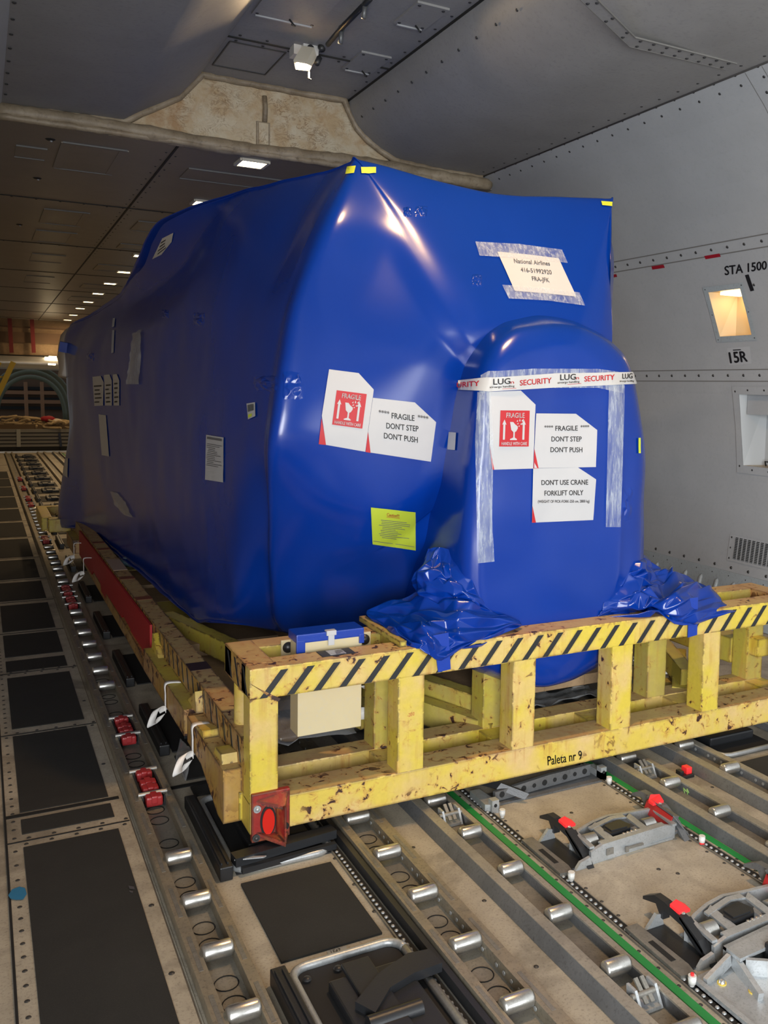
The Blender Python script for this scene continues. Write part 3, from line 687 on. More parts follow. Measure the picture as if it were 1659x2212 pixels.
# ================================================================== ROLLER TRAYS
ROLL = {}
def roller_mesh(key, L, r):
    if key not in ROLL:
        m = MB(); p = V((-L/2,0,0)); q = V((L/2,0,0))
        m.cyl(p,q,r,18,prof=[(0,r*.45),(.0,r*.82),(.06,r*.95),(.10,r),(.90,r),(.94,r*.95),(1,r*.82),(1,r*.45)])
        ROLL[key] = m
    return ROLL[key]
def track(name, label, xl, xr, xc, L, ys, z=.044, r=.0235, mat='rail', holes=None, ymax=22, outer=None, base='tray'):
    root = thing(name, label, 'roller tray', (xc, 0, 0), 'roller trays along the deck')
    for (a,b),side in ((xl,-1),(xr,1)):
        m = MB(); zt = .045
        m.box((a,YB,zt-.006),(b,ymax,zt))                                         # top flange
        inn = b if side < 0 else a
        m.mi = 0 if mat == 'rail' else 1
        m.box((inn-(.006 if side<0 else 0),YB,.004),(inn+(0 if side<0 else .006),ymax,zt-.006))
        out = a if side < 0 else b
        m.box((out-(0 if side<0 else .004),YB,.004),(out+(.004 if side<0 else 0),ymax,zt-.006))
        m.mi = 1
        y = 1.5
        if mat == 'rail':
            while y < 6:                                                          # pressed slots in the flange
                m.box(((a+b)/2-.006,y,zt-.001),((a+b)/2+.006,y+.17,zt+.0008)); y += .277
        if holes and side == holes:
            m.mi = 2; y = 1.55; k = 0
            while y < 4.2:
                if k % 7 != 6:
                    m.cyl((inn-.0015*side*1,y,.025),(inn-.001*side-.0025*side,y,.025),.0065,8)
                y += .0396; k += 1
        m.build('rail', [M[mat] if mat=='rail' else M['gtop'], M['alu_dark'] if mat=='rail' else M['gmetal'], M['alu']], root)
    m = MB(); m.box((xl[1]-.004,YB,.0005),(xr[0]+.004,ymax,.008)); m.mi = 1
    y = 1.66
    while y < 5 and mat == 'rail':
        for dy in (0,.09):
            n = 20; ring = []
            for i in range(n): a = 2*math.pi*i/n; ring.append(V((xc+.032*math.cos(a),y+dy+.032*math.sin(a),.009)))
            ring.append(ring[0]); m.tube(ring,.0018,4)
        y += .277
    m.build('tray_base', [M[base], M['gap']], root)
    R0 = None
    for y in ys:
        if R0 is None:
            mm = roller_mesh((L,r),L,r); c = MB(); c.v = [p+V((xc,y,z)) for p in mm.v]; c.f = mm.f; c.m = mm.m; c.sm = mm.sm
            LOC['_tmp'] = V((xc,y,z)); me_o = c.build('roller', M['steel'], root)
            y00 = y; R0 = me_o
        else:
            cc = R0.copy(); COL.objects.link(cc); cc.parent = root; cc.location = (0,y-y00,0)
    return root
def brake(root, xc, y, Wd=.075):
    m = MB(); m.box((xc-.042,y-.13,.008),(xc-.036,y+.13,.05)); m.box((xc+.036,y-.13,.008),(xc+.042,y+.13,.05)); m.box((xc-.036,y-.12,.008),(xc+.036,y+.12,.02))
    u = m.build('brake_unit', M['black'], root)
    for dy in (-.13,-.045,.01,.11):
        m = MB(); m.box((xc-.030,y+dy-.022,.02),(xc+.030,y+dy+.022,.058),.008); m.box((xc-.012,y+dy-.026,.03),(xc+.012,y+dy+.026,.062),.006); m.build('red_pad', M['red_unit'], u)
    for dy in (-.10,.13):
        m = MB(); m.cyl((xc-.052,y+dy,.052),(xc+.052,y+dy,.052),.010,10); m.build('pin_roller', M['steel'], u)
N1 = [1.848,2.1275,2.406,2.684,2.963]
far = []
for a,b in ((4.87,6.6),(7.6,9.4),(10.2,12.2)):
    y = a
    while y < b: far.append(y); y += .2785
T1 = track('roller_tray','left roller tray of tan rails with red brake units beside the aisle',(.4685,.503),(.587,.617),.545,.084,N1+far, ymax=22)
for y in (3.57,4.22,6.88,7.28,9.75,12.6,13.3,14.6,16): brake(T1,.545,y)
N2 = [1.57,1.848,2.1275,2.406,2.684,2.963]
yy = 3.2415; rest = []
while yy < 9: rest.append(yy); yy += .2785
T2 = track('roller_tray','roller tray with a dotted inner rail between the dark mat and the pallet front',(1.0955,1.125),(1.218,1.260),1.172,.092,N2+rest, holes=1)
T3 = track('roller_tray','grey roller tray just left of the left green line',(1.407,1.444),(1.532,1.553),1.489,.082,N2+rest, mat='gmetal', base='tray')
T4 = track('roller_tray','grey roller tray just right of the right green line',(2.314,2.358),(2.450,2.484),2.4035,.084,N2+rest, mat='gmetal')
T5 = track('roller_tray','rightmost roller tray with round holes in its rails',(2.637,2.682),(2.772,2.807),2.727,.086,N2+rest, mat='gmetal', holes=1)
T6 = track('roller_tray','roller tray beyond the right pallet side, mostly hidden by the pallet',(3.27,3.305),(3.385,3.42),3.345,.075,[2.963,3.24,3.52,3.80,4.07], mat='gmetal', holes=-1)
for root,x,y in ((T3,1.489,2.835),(T3,1.489,1.725),(T4,2.4035,2.835)):
    m = MB(); m.prism([(x-.035,y-.03,.01),(x-.035,y+.03,.01),(x-.035,y+.035,.06),(x-.035,y-.0,.06)],(.008,0,0)); m.prism([(x+.03,y-.03,.01),(x+.03,y+.03,.01),(x+.03,y+.035,.06),(x+.03,y-.0,.06)],(.008,0,0)); m.box((x-.03,y-.03,.01),(x+.03,y+.03,.02)); m.mi = 1; m.cyl((x-.045,y,.045),(x+.045,y,.045),.008,8); m.bar((x-.01,y-.02,.03),(x-.01,y+.03,.07),.012,.006); m.bar((x+.01,y-.02,.03),(x+.01,y+.03,.07),.012,.006); m.build('bracket',[M['alu'],M['alu_dark']],root)
def slope_side(root, x0, x1):                     # outer sloped skirt of the grey trays
    m = MB(); m.poly([(x0,YB,.002),(x0,22,.002),(x1,22,.042),(x1,YB,.042)]); m.build('skirt', M['gmetal'], root, fixn=False)
slope_side(T3,1.385,1.407); slope_side(T4,2.304,2.314); slope_side(T5,2.618,2.637); slope_side(T2,1.285,1.260)
m = MB()
for a,b in (((1480,1716),(1476,1702)),((1476,1702),(1483,1710)),((1485,1718),(1484,1704)),((1484,1704),(1488,1713))): m.tube([PX(*a,2.449),PX(*b,2.449)],.0025,5)
m.build('chalk_mark', simple('green_chalk', (.25,.42,.12), .7), T4)
# ================================================================== SEAT TRACKS
def seat(x, y0, y1, lab, wd=.013):
    m = MB(); m.box((x-wd,y0,.0006),(x+wd,y1,.004)); m.mi = 1
    y = y0+.01
    while y < y1: m.dome((x-.002,y,.004),(0,0,1),.0065,8,.7); y += .0254
    m.mi = 2; m.box((x-wd-.005,y0,.0006),(x-wd,y1,.006)); m.box((x+wd,y0,.0006),(x+wd+.002,y1,.006))
    tag(m.build('seat_track',[M['gap'],M['alu'],M['alu_dark']]), lab, 'track', 'floor tie-down tracks')
seat(1.662,1.4,3.3,'chain-like tie-down track right of the left green line')
seat(2.240,1.4,3.3,'chain-like tie-down track left of the right green line')
seat(1.050,1.4,3.6,'chain-like tie-down track beside the large dark mat')
m = MB(); m.box((1.070,1.3,.001),(1.088,4,.036)); tag(m.build('guide_strip',M['black']),'black guide strip along the dotted roller tray','strip')
# ================================================================== BLACK DRIVE UNITS LEFT
def drive(x0,x1,y0,y1,lab,detail):
    root = thing('drive_unit', lab, 'drive unit', ((x0+x1)/2,(y0+y1)/2,0), 'black drive units between the left trays')
    if detail:
        r = .05; pts = []
        for cx_,cy_,a0 in ((x1-r,y1-r,0),(x0+r,y1-r,90),(x0+r,y0+r,180),(x1-r,y0+r,270)):
            for k in range(6): a = math.radians(a0+18*k); pts.append(V((cx_+r*math.cos(a),cy_+r*math.sin(a),.012)))
        pts.append(pts[0]); m = MB(); m.tube(pts,.013,8); m.build('rim',M['alu'],root)
    m = MB(); m.box((x0,y0,.001),(x1,y1,.006)); m.build('pan',M['blackmatt'],root)
    m = MB(); m.box((x0+.07,y0+.12,.004),(x1-.04,y1-.12,.035),.006); m.cyl((x0+.10,(y0+y1)/2,.038),(x1-.08,(y0+y1)/2,.038),.022,12); m.box((x0+.12,y0+.08,.03),(x0+.2,y1-.08,.045),.004); m.build('motor',M['black'],root)
    m = MB(); m.box((.648,y0-.02,.001),(.690,y1-.02,.048),.004); m.box((.655,y0,.048),(.66,y1-.04,.054)); m.box((.675,y0,.048),(.68,y1-.04,.054)); m.build('side_bar',M['black'],root)
    return root
D = drive(.706,1.03,1.62,2.275,'near black drive unit in a rounded metal rim at the bottom edge',True)
m = MB(); m.prism([(.80,2.02,.03),(.90,2.10,.03),(1.00,2.14,.03),(1.062,2.13,.03),(1.066,2.06,.03),(.98,2.055,.03),(.90,2.03,.03),(.83,1.96,.03)],(0,0,.026)); m.build('arm',M['black'],D)
m = MB(); m.box((.845,1.985,.037),(.90,2.015,.0385)); m.build('plate',M['alu_dark'],D)
for x,y in ((.74,2.22),(.83,2.225)):
    m = MB(); m.dome((x,y,.012),(0,0,1),.013,10,.5); m.build('knob',M['black'],D)
m = MB(); patch(m,((706,2054),(748,2044),(751,2056),(709,2067)),hit_z(.001),.001,2,2); m.mi=1; text(m,'1547',((714,2054),(735,2049),(737,2058),(716,2063)),hit_z(.001),.002); lines(m,((712,2064),(748,2056),(749,2060),(713,2067)),1,hit_z(.001),.002); tag(m.build('data_plate',[M['alu'],M['ink']]),'small silver data plate on the floor below the dark mat','plate')
D = drive(.706,1.03,2.84,3.42,'black drive unit under the red pallet corner',True)
m = MB(); m.bar((.70,2.86,.045),(1.06,2.90,.045),.05,.03); m.bar((.72,2.83,.02),(1.05,2.85,.02),.02,.02); m.build('arm',M['black'],D)
m = MB(); m.prism([(.70,2.845,.05),(.74,2.85,.05),(.80,2.825,.05),(.79,2.82,.05)],(0,0,.004)); m.build('tongue',M['alu'],D)
ys_ = [3.95,4.95,5.95,7.0,8.2,9.4]
for i,y in enumerate(ys_): drive(.706,1.03,y,y+.58,'black drive unit under the left pallet side, %s from the camera' % num[i+1],False)
y = 10.3; i = 0
while y < 21: drive(.706,1.03,y,y+.62,'dark floor drive bar ahead of the pallet, %s from it' % num[i].replace('nearest','first'),False); y += .95; i += 1
def drive_r(y0,y1,lab):
    root = thing('drive_unit',lab,'drive unit',(3.02,(y0+y1)/2,0),'black drive units right of the trays')
    m = MB(); m.box((2.85,y0,.001),(3.18,y1,.006)); m.build('pan',M['blackmatt'],root)
    m = MB(); m.tube([(2.84,y1,.01),(2.84,y0+.05,.012),(2.86,y0+.01,.012),(2.89,y0,.012),(3.18,y0,.012)],.011,8); m.build('rim',M['alu'],root)
    m = MB(); m.box((2.88,y0+.12,.004),(3.15,y1-.12,.045),.008); m.cyl((2.90,y0+.3,.055),(3.0,y0+.3,.055),.026,14); m.cyl((3.01,y0+.3,.055),(3.10,y0+.3,.055),.022,14); m.build('motor',M['black'],root)
drive_r(2.84,3.42,'black drive unit in a silver rim right of the perforated tray')
m = MB(); m.box((2.875,2.2,.001),(3.177,2.775,.0075)); tag(m.build('floor_mat',M['mat']),'dark floor mat at the right picture edge below the frame','mat')
rl_ = thing('red_latch','small red and black latch between the two right trays','latch',(2.55,2.77,0))
m = MB(); m.box((2.53,2.755,.001),(2.60,2.80,.015),.003); m.box((2.535,2.77,.012),(2.555,2.80,.03),.003); m.build('base',M['black'],rl_)
m = MB(); m.box((2.565,2.765,.012),(2.595,2.80,.042),.004); m.build('tab',M['red_bright'],rl_)
# ================================================================== PALLET LOCKS IN THE CENTRE LANE
def lock(lab, yf):
    X = lambda x: x-1.94
    root = thing('pallet_lock', lab, 'pallet lock', (1.94,yf,0), 'pallet locks in the centre lane')
    o = V((1.94,yf,0))
    P = lambda x,y,z: o+V((x,y,z))
    m = MB()
    m.prism([P(-.15,0,0),P(.235,.018,0),P(.235,.018,.045),P(.19,.016,.058),P(-.10,.004,.058),P(-.15,0,.045)],(0,.012,0))
    back = [(-.16,.105),(-.10,.135),(-.03,.16),(.05,.175),(.10,.165),(.14,.16),(.24,.15)]
    for a,b in zip(back,back[1:]): m.bar(P(a[0],a[1],.028),P(b[0],b[1],.028),.012,.056)
    m.prism([P(-.10,.004,.052),P(.19,.016,.052),P(.19,.042,.052),P(-.10,.03,.052)],(0,0,.007))
    m.prism([P(-.07,.13,.052),P(.05,.16,.052),P(.10,.155,.052),P(.10,.13,.052),P(.05,.14,.052),P(-.07,.11,.052)],(0,0,.007))
    for x,w_ in ((-.07,.035),(.09,.03),(-.15,.02),(.215,.02)): m.prism([P(x,.01,.05),P(x+w_,.01,.05),P(x+w_+.01,.15,.05),P(x+.01,.13,.05)],(0,0,.008))
    m.box(P(-.15,.01,.001),P(.22,.14,.008))
    m.prism([P(-.22,-.01,.0),P(-.15,-.01,.0),P(-.16,-.01,.035),P(-.20,-.01,.025)],(0,.012,0)); m.prism([P(-.23,.20,.0),P(-.16,.20,.0),P(-.17,.20,.04),P(-.19,.20,.045)],(0,.012,0))
    m.mi = 1; m.box(P(.0,-.003,.02),P(.075,.004,.026)); m.box(P(-.005,-.006,.012),P(.008,.0,.03)); m.box(P(-.085,-.001,.018),P(-.055,.003,.04)); m.build('frame',[M['alu'],M['alu_dark']],root)
    m = MB(); m.prism([P(-.03,.05,.03),P(.06,.055,.03),P(.075,.075,.03),P(.06,.12,.03),P(-.01,.11,.03),P(-.035,.085,.03)],(0,0,.032)); m.box(P(-.02,.06,.062),P(.05,.10,.066)); m.build('insert',M['black'],root)
    m = MB()
    for k in range(4): m.dome(P(.015+k*.018,.034+k*.001,.059),(0,0,1),.007,8,.4)
    m.build('teeth',M['steel'],root)
    for x in (-.105,.155):
        m = MB(); p = P(x-.024,.075,.040); m.cyl(p,p+V((.048,0,0)),.026,16); m.mi = 1; m.cyl(p-V((.004,0,0)),p,.013,10); m.build('roller',[M['steel'],M['black']],root)
    prof = [(-.02,.0),(.04,.048),(.11,.078),(.19,.086),(.235,.084),(.285,.055),(.285,.045),(.225,.062),(.20,.03),(.19,.03),(.19,.062),(.11,.055),(.05,.02)]
    for x,s in ((-.175,1),(.275,-1)):
        m = MB(); m.prism([P(x,y,z) for y,z in prof],(.026*s,0,0)); m.prism([P(x,.02,.02),P(x,.12,.07),P(x,.12,.078),P(x,.02,.03)],(.045*s,0,-.012)); m.build('latch',M['black'] if s > 0 else M['gmetal'],root)
        m = MB(); m.prism([P(x+.004*s,.125,.078),P(x+.05*s,.13,.074),P(x+.052*s,.155,.076),P(x+.03*s,.17,.088),P(x-.004*s,.158,.088)],(0,0,.009)); m.mi = 1; m.dome(P(x+.02*s,.128,.078),(0,0,1),.009,8,.6); m.build('red_tab',[M['red_bright'],M['steel']],root)
    m = MB(); m.prism([P(.215,.035,.030),P(.215,.175,.036),P(.235,.175,.078),P(.235,.035,.070)],(.005,0,0)); m.build('red_plate',simple('red_plate',(.30,.012,.014),.45),root)
    m = MB(); m.prism([P(.222,.03,.028),P(.222,.18,.034),P(.241,.18,.082),P(.241,.03,.074)],(.022,0,-.004)); m.prism([P(.235,.03,.074),P(.29,.0,.0),P(.30,.02,.0),P(.26,.18,.08),P(.235,.18,.084)],(0,0,.006)); m.build('hood',M['gmetal'],root)
    m = MB(); m.prism([P(-.29,-.02,.001),P(-.245,-.03,.001),P(-.235,.01,.001),P(-.24,.23,.001),P(-.285,.23,.001)],(0,0,.014)); m.mi=1; m.box(P(-.272,.04,.0155),P(-.255,.14,.0165)); m.build('base_plate',[M['alu_dark'],M['gap']],root)
    m = MB(); m.box(P(-.235,.0,.001),P(-.16,.20,.006)); m.build('well',M['black'],root)
    return root
lock('raised aluminium pallet lock with red tabs, the full one in the centre lane',2.375)
lock('nearer pallet lock cut by the right picture edge',1.788)
st = thing('stowed_lock','folded lock bar with round holes just under the pallet front','pallet lock',(1.94,2.93,0),'pallet locks in the centre lane')
m = MB(); m.prism([(1.72,2.905,.012),(2.20,2.945,.012),(2.20,2.945,.058),(1.98,2.925,.062),(1.72,2.905,.05)],(-.002,.015,0)); m.box((1.70,2.89,.001),(2.22,2.99,.008)); m.mi = 1
for i in range(9):
    t = (i+.6)/9.2; x = 1.72+.48*t; y = 2.905+.04*t; m.cyl((x,y-.002,.035),(x,y+.0005,.035),.009 if i%2 else .012,12)
m.build('beam',[M['gmetal'],M['gap']],st)
m = MB(); m.prism([(1.655,2.87,0),(1.70,2.84,0),(1.715,2.86,0),(1.70,3.0,0),(1.66,3.0,0)],(0,0,.03)); m.box((1.672,2.845,.0),(1.702,2.875,.05)); m.mi=1; m.cyl((1.687,2.8435,.03),(1.687,2.846,.03),.007,10); m.build('end_bracket',[M['alu'],M['gap']],st)
m = MB(); m.box((2.222,2.90,.0),(2.25,2.99,.035)); m.box((2.222,2.90,.0),(2.25,2.93,.055)); m.mi=1; m.cyl((2.236,2.8985,.035),(2.236,2.901,.035),.007,10); m.build('end_bracket',[M['alu'],M['gap']],st)
m = MB(); m.prism([(1.70,2.99,.05),(1.74,2.93,.05),(1.83,2.865,.015),(1.80,2.90,.03)],(.02,0,.02)); m.build('latch',M['black'],st)
# casting in the bottom right corner
cs = thing('drive_casting','ribbed aluminium casting in the bottom right corner','casting',(1.92,1.6,0))
m = MB(); o = lambda x,y,z: V((x,y,z))
m.prism([o(1.668,1.40,.001),o(1.668,1.735,.001),o(1.70,1.755,.001),o(2.2,1.79,.001),o(2.2,1.40,.001)],(0,0,.008))
m.prism([o(1.668,1.40,0),o(1.668,1.735,0),o(1.685,1.74,0),o(1.685,1.40,0)],(0,0,.02))
m.prism([o(1.80,1.765,.0),o(2.2,1.80,.0),o(2.2,1.80,.06),o(1.80,1.765,.06)],(0,-.012,0)); m.prism([o(1.80,1.70,.05),o(1.80,1.765,.05),o(2.2,1.80,.05),o(2.2,1.72,.05)],(0,0,.010))
m.bar(o(1.80,1.74,.035),o(1.69,1.715,.012),.012,.035); m.bar(o(1.815,1.745,.035),o(1.775,1.60,.012),.016,.04); m.bar(o(1.82,1.70,.03),o(2.0,1.58,.03),.012,.05); m.bar(o(1.80,1.55,.012),o(2.0,1.54,.02),.03,.02)
m.build('body',M['alu'],cs)
m = MB(); m.box((1.90,1.62,.01),(2.1,1.71,.075),.006); m.cyl((1.99,1.615,.05),(2.06,1.615,.05),.03,16); m.build('motor',M['black'],cs)
for x,y in ((1.735,1.70),(1.785,1.635)):
    m = MB(); m.cyl((x,y,.009),(x,y,.012),.013,14); m.mi = 1; m.dome((x,y,.012),(0,0,1),.010,6,1.0); m.build('bolt',[simple('yellow_washer',(.6,.45,.08),.4),M['steel']],cs)
for x,y,lab,red in ((2.230,2.855,'small silver stud right of the folded lock bar',0),(2.228,2.310,'small stud with red base at the right end of the full pallet lock',1),(1.669,2.318,'small silver stud at the left foot of the full pallet lock',0),(1.660,1.735,'small stud with red cap beside the corner casting',2),(1.690,2.80,'small silver stud left of the folded lock bar',0)):
    t = thing('tie_down_stud',lab,'stud',(x,y,0),'tie-down studs')
    m = MB(); m.cyl((x,y,.004),(x,y,.034),.011,14,prof=[(0,.007),(.2,.007),(.25,.011),(.8,.012),(.82,.010),(.9,.010),(.92,.012),(1,.011)]); m.build('pin',M['white'],t)
    if red: m = MB(); z = .004 if red == 1 else .034; m.cyl((x,y,z),(x,y,z+.006),.009 if red==1 else .005,12); m.build('red_ring',M['red_bright'],t)
# litter
m = MB(); pts = [(18,1935),(26,1922),(42,1916),(54,1919),(58,1932),(50,1944),(34,1945),(22,1942)]; polypatch(m,pts,hit_z(.006),.0015,6); tag(m.build('blue_scrap',simple('blue_scrap_film',(.03,.17,.33),.35,bump=.3,bscale=60)),'torn scrap of light blue film on the left aisle floor','scrap')
m = MB()
for q in ([(277,1914),(290,1916),(291,1922),(280,1921)],[(279,1924),(288,1926),(286,1930),(280,1928)]): polypatch(m,q,hit_z(.0078),.0015,4)
tag(m.build('foil_scrap',M['steel']),'tiny crumpled foil scrap on the dark aisle mat','scrap')
# ================================================================== YELLOW STEEL TRANSPORT FRAME
FY = 2.909; ZB = .09; ZT = .662
PF = thing('steel_pallet','rusty yellow steel transport frame with black warning stripes under the blue load','pallet',(2.08,FY,ZB))
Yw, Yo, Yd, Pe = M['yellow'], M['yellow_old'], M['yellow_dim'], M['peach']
XL, XR = .767, 3.395; YR0, YR1 = 3.155, 3.262
def beam(name, a, b, mat, bev=.006): m = MB(); m.box(a,b,bev); return m.build(name,mat,PF)
def twotone(name, a, b, face, top, bev=.006, extra=None):
    m = MB(); m.box(a,b,bev); n = len(m.f)
    if extra: m.add(extra.v,extra.f); m.m[n:] = [2]*len(extra.f)
    o = m.build(name,[face,top,M['stripe']],PF)
    for p in o.data.polygons:
        if p.normal.z > .7 and p.material_index == 0: p.material_index = 1
    return o
m = MB(); sp = .0935; x = .80; i = 0
while x < 3.36:
    xt = x+.072; w = .026; z0, z1 = .5585, .648
    m.prism([(x,FY-.0008,z0),(x+w,FY-.0008,z0),(xt+w,FY-.0008,z1),(xt,FY-.0008,z1)],(0,.002,0)); x += sp
for y0 in (2.935,3.045,3.145):
    m.prism([(XL-.0008,y0,.562),(XL-.0008,y0+.022,.562),(XL-.0008,y0+.075,.650),(XL-.0008,y0+.053,.650)],(.002,0,0))
fb = twotone('top_beam',(XL,FY,.555),(XR,FY+.112,ZT),Yw,Pe,.006,m)
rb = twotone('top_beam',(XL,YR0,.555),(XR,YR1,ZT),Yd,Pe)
lb = twotone('bottom_beam',(XL,FY,ZB),(XR,FY+.13,.205),M['yellow_rusty'],Pe)
rl = twotone('bottom_beam',(XL,YR0,ZB),(XR,YR1,.205),Yw,Pe)
for x0,x1 in ((XL,.865),(3.29,XR)):
    twotone('end_plate',(x0,FY+.05,.553),(x1,YR1-.005,ZT+.0015),Yo,Pe)
posts = [(XL,.865),(1.306,1.412),(1.791,1.896),(2.268,2.376),(2.768,2.868),(3.29,XR)]
for i,(a,b) in enumerate(posts):
    y1 = FY+.10 if i else FY+.085
    m = MB(); m.box((a,FY+.0015,.19),(b,y1,.57),.006); m.build('post',Yw,PF)
for a,b in ((1.315,1.415),(1.80,1.90),(2.665,2.775),(3.29,XR)):
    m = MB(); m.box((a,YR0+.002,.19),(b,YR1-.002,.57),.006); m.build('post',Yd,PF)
for a,b in posts:
    m = MB(); m.box((a-.01,FY+.10,ZB+.01),(b+.01,YR0+.03,.200),.004); m.build('cross_member',Yw,PF)
m = MB(); m.cyl((.815,3.17,.2),(.815,3.17,.56),.035,20); m.build('corner_tube',Yw,PF)
for a,b in ((1.335,1.375),(2.74,2.78)):
    m = MB(); m.box((a,FY+.10,.60),(b,YR1,ZT+.004)); m.box((a-.012,FY+.03,ZT+.002),(a+.014,YR1+.08,ZT+.022)); m.build('angle_iron',Yd,PF)
# gusset at first post
m = MB(); m.prism([(XL+.002,FY-.001,.615),(XL+.006,FY-.001,.61),(.872,FY-.001,.548),(.865,FY-.001,.541),(.85,FY-.001,.545)],(0,.004,0)); m.build('weld_seam',Yo,PF)
for z in (.38,):
    pass
# name and plate
m = MB(); text(m,'Paleta nr 9',((1182,1632),(1256,1619),(1257,1640),(1183,1653)),hit_y(FY),.0015,cap=.75,bold=.45); m.build('pallet_name',M['ink'],lb)
m = MB(); text(m,'-20/0',((880,1541),(895,1537),(895,1545),(880,1549)),hit_y(FY+.0015),.001); m.build('pencil_mark',M['ink_brown'],PF)
m = MB(); m.box((1.03,2.94,ZT),(1.152,3.01,ZT+.002)); m.mi = 1; m.box((1.062,2.947,ZT+.002),(1.12,3.004,ZT+.0028)); m.mi = 0
lines(m,((722,1405),(743,1402),(747,1413),(726,1416)),4,hit_z(ZT+.0028),.0006,3,.3); m.build('maker_plate',[M['ink'],M['alu']],fb)
# red corner bumper
m = MB(); zb_,zt_ = .068,.235; yf = FY
m.box((XL+.004,yf-.012,zb_),(.902,yf+.01,zt_),.003)
m.prism([(XL+.02,yf-.012,zb_+.02),(.895,yf-.012,zb_+.0),(.872,yf-.062,zb_-.012)],(0,0,.014)); m.prism([(XL+.02,yf-.012,zt_-.035),(.895,yf-.012,zt_-.02),(.872,yf-.05,zt_-.055)],(0,0,.012))
m.prism([(.852,yf-.012,zb_),(.858,yf-.012,zb_),(.876,yf-.058,zb_),(.870,yf-.058,zb_)],(0,0,.125))
bp = m.build('corner_bumper',M['red_paint'],PF)
m = MB(); n = 20; c = V((.826,yf-.0135,.135))
m.prism([c+V((.021*math.cos(2*math.pi*k/n),0,.045*math.sin(2*math.pi*k/n))) for k in range(n)],(0,-.006,0)); m.build('reflector',M['red_lens'],bp)
m = MB(); n = 20; c = V((.826,yf-.012,.135))
m.prism([c+V((.027*math.cos(2*math.pi*k/n),0,.055*math.sin(2*math.pi*k/n))) for k in range(n)],(0,-.0025,0)); m.build('reflector_rim',M['gap'],bp)
for x,z,mt in ((.788,.185,'alu'),(.785,.085,'bolt'),(.885,.105,'gap')):
    m = MB(); m.cyl((x,yf-.012,z),(x,yf-.018,z),.013,12); m.dome((x,yf-.018,z),(0,-1,0),.008,6,.8); m.build('bolt',M[mt],bp)
# left side rail (drifts outwards with distance)
def LX(y, x): return x-(y-3.2)*.0095
m = MB(); y0,y1 = FY+.08, 8.9
m.prism([(LX(y0,.767),y0,.20),(LX(y0,.855),y0,.20),(LX(y0,.855),y0,.389),(LX(y0,.767),y0,.389)],(LX(y1,0)-LX(y0,0),y1-y0,0))
m.mi = 2; y = 3.03
while y < 8.8:
    x = LX(y,.767)-.001
    if not 4.75 < y < 8.0: m.prism([(x,y,.298),(x,y+.022,.298),(x,y+.055,.380),(x,y+.033,.380)],(.002,0,0))
    else: m.prism([(x,y,.378),(x,y+.022,.378),(x,y+.03,.388),(x,y+.008,.388)],(.002,0,0))
    y += .105
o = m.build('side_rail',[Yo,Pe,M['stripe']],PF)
for p in o.data.polygons:
    if p.normal.z > .7 and p.material_index == 0: p.material_index = 1
sr = o
m = MB(); y = 3.9; m.box((LX(y,.768),y-.06,.3885),(LX(y,.856),y+.05,.3905)); m.build('dark_tape',M['red_paint'] if False else simple('dark_rust_band',(.03,.012,.010),.6),sr)
for y in (5.3,5.9,7.0,7.3): m = MB(); m.box((LX(y,.768),y-.05,.3885),(LX(y,.854),y+.03,.3905)); m.build('rust_band',simple('rust_band',(.20,.055,.02),.6),sr)
m = MB(); m.box((LX(6.3,.768),6.15,.3885),(LX(6.3,.854),6.55,.3905)); m.build('bare_patch',simple('bare_metal_patch',(.42,.30,.22),.45),sr)
def side_prism(name, prof, xa, xb, mats):
    m = MB(); m.prism([V((LX(y,xb),y,z)) for y,z in prof],(xa-xb,0,0)); o = m.build(name,mats,PF)
    for p in o.data.polygons:
        if p.normal.z > .7 and len(mats) > 1: p.material_index = 1
    return o
side_prism('fork_box',[(3.02,.095),(3.10,.095),(3.36,.18),(3.60,.18),(3.60,.285),(3.02,.285)],.703,.768,[Yo,Pe])
side_prism('fork_box',[(3.66,.18),(4.62,.18),(4.62,.289),(3.66,.289)],.703,.768,[Yo,Yd])
side_prism('fork_box',[(8.05,.18),(8.6,.18),(8.6,.289),(8.05,.289)],.703,.768,[Yo,Yd])
side_prism('gusset',[(3.07,.285),(3.19,.285),(3.17,.312),(3.08,.318)],.712,.766,[Yw])
side_prism('gusset',[(3.33,.285),(3.46,.285),(3.44,.300),(3.35,.310)],.706,.766,[Yw])
side_prism('gusset',[(3.60,.289),(3.78,.289),(3.62,.372)],.738,.766,[Yw])
side_prism('gusset',[(4.42,.289),(4.60,.289),(4.58,.372)],.738,.766,[Yw])
m = MB(); a,b = 4.72,8.05; rp = [(a,.378),(b,.372),(b,.17),(7.2,.165),(7.1,.21),(6.7,.20),(6.65,.15),(5.75,.16),(5.65,.215),(5.35,.20),(5.3,.15),(a,.165)]
m.prism([(LX(y,.762),y,z) for y,z in rp],(-.012,0,0)); m.build('red_board',M['red_panel'],PF)
m = MB(); a,b = 4.75,8.0; m.box((LX(6.4,.770)-.02,a,.12),(LX(6.4,.775),b,.19)); m.build('lower_rail',Yo,PF)
# far foot
m = MB(); y = 8.9; x = LX(y,.75); m.box((x-.17,y-.02,.24),(x+.02,y+.14,.36),.008); m.box((x-.22,y+.1,.24),(x-.13,y+.9,.36),.008); m.box((x-.22,y+.9,.27),(x+.9,y+1.0,.36),.008); m.build('tow_bar',Yw,PF)
m = MB(); m.box((LX(8.9,.76),8.8,.20),(3.3,8.9,.389),.006); m.build('end_beam',Yo,PF)
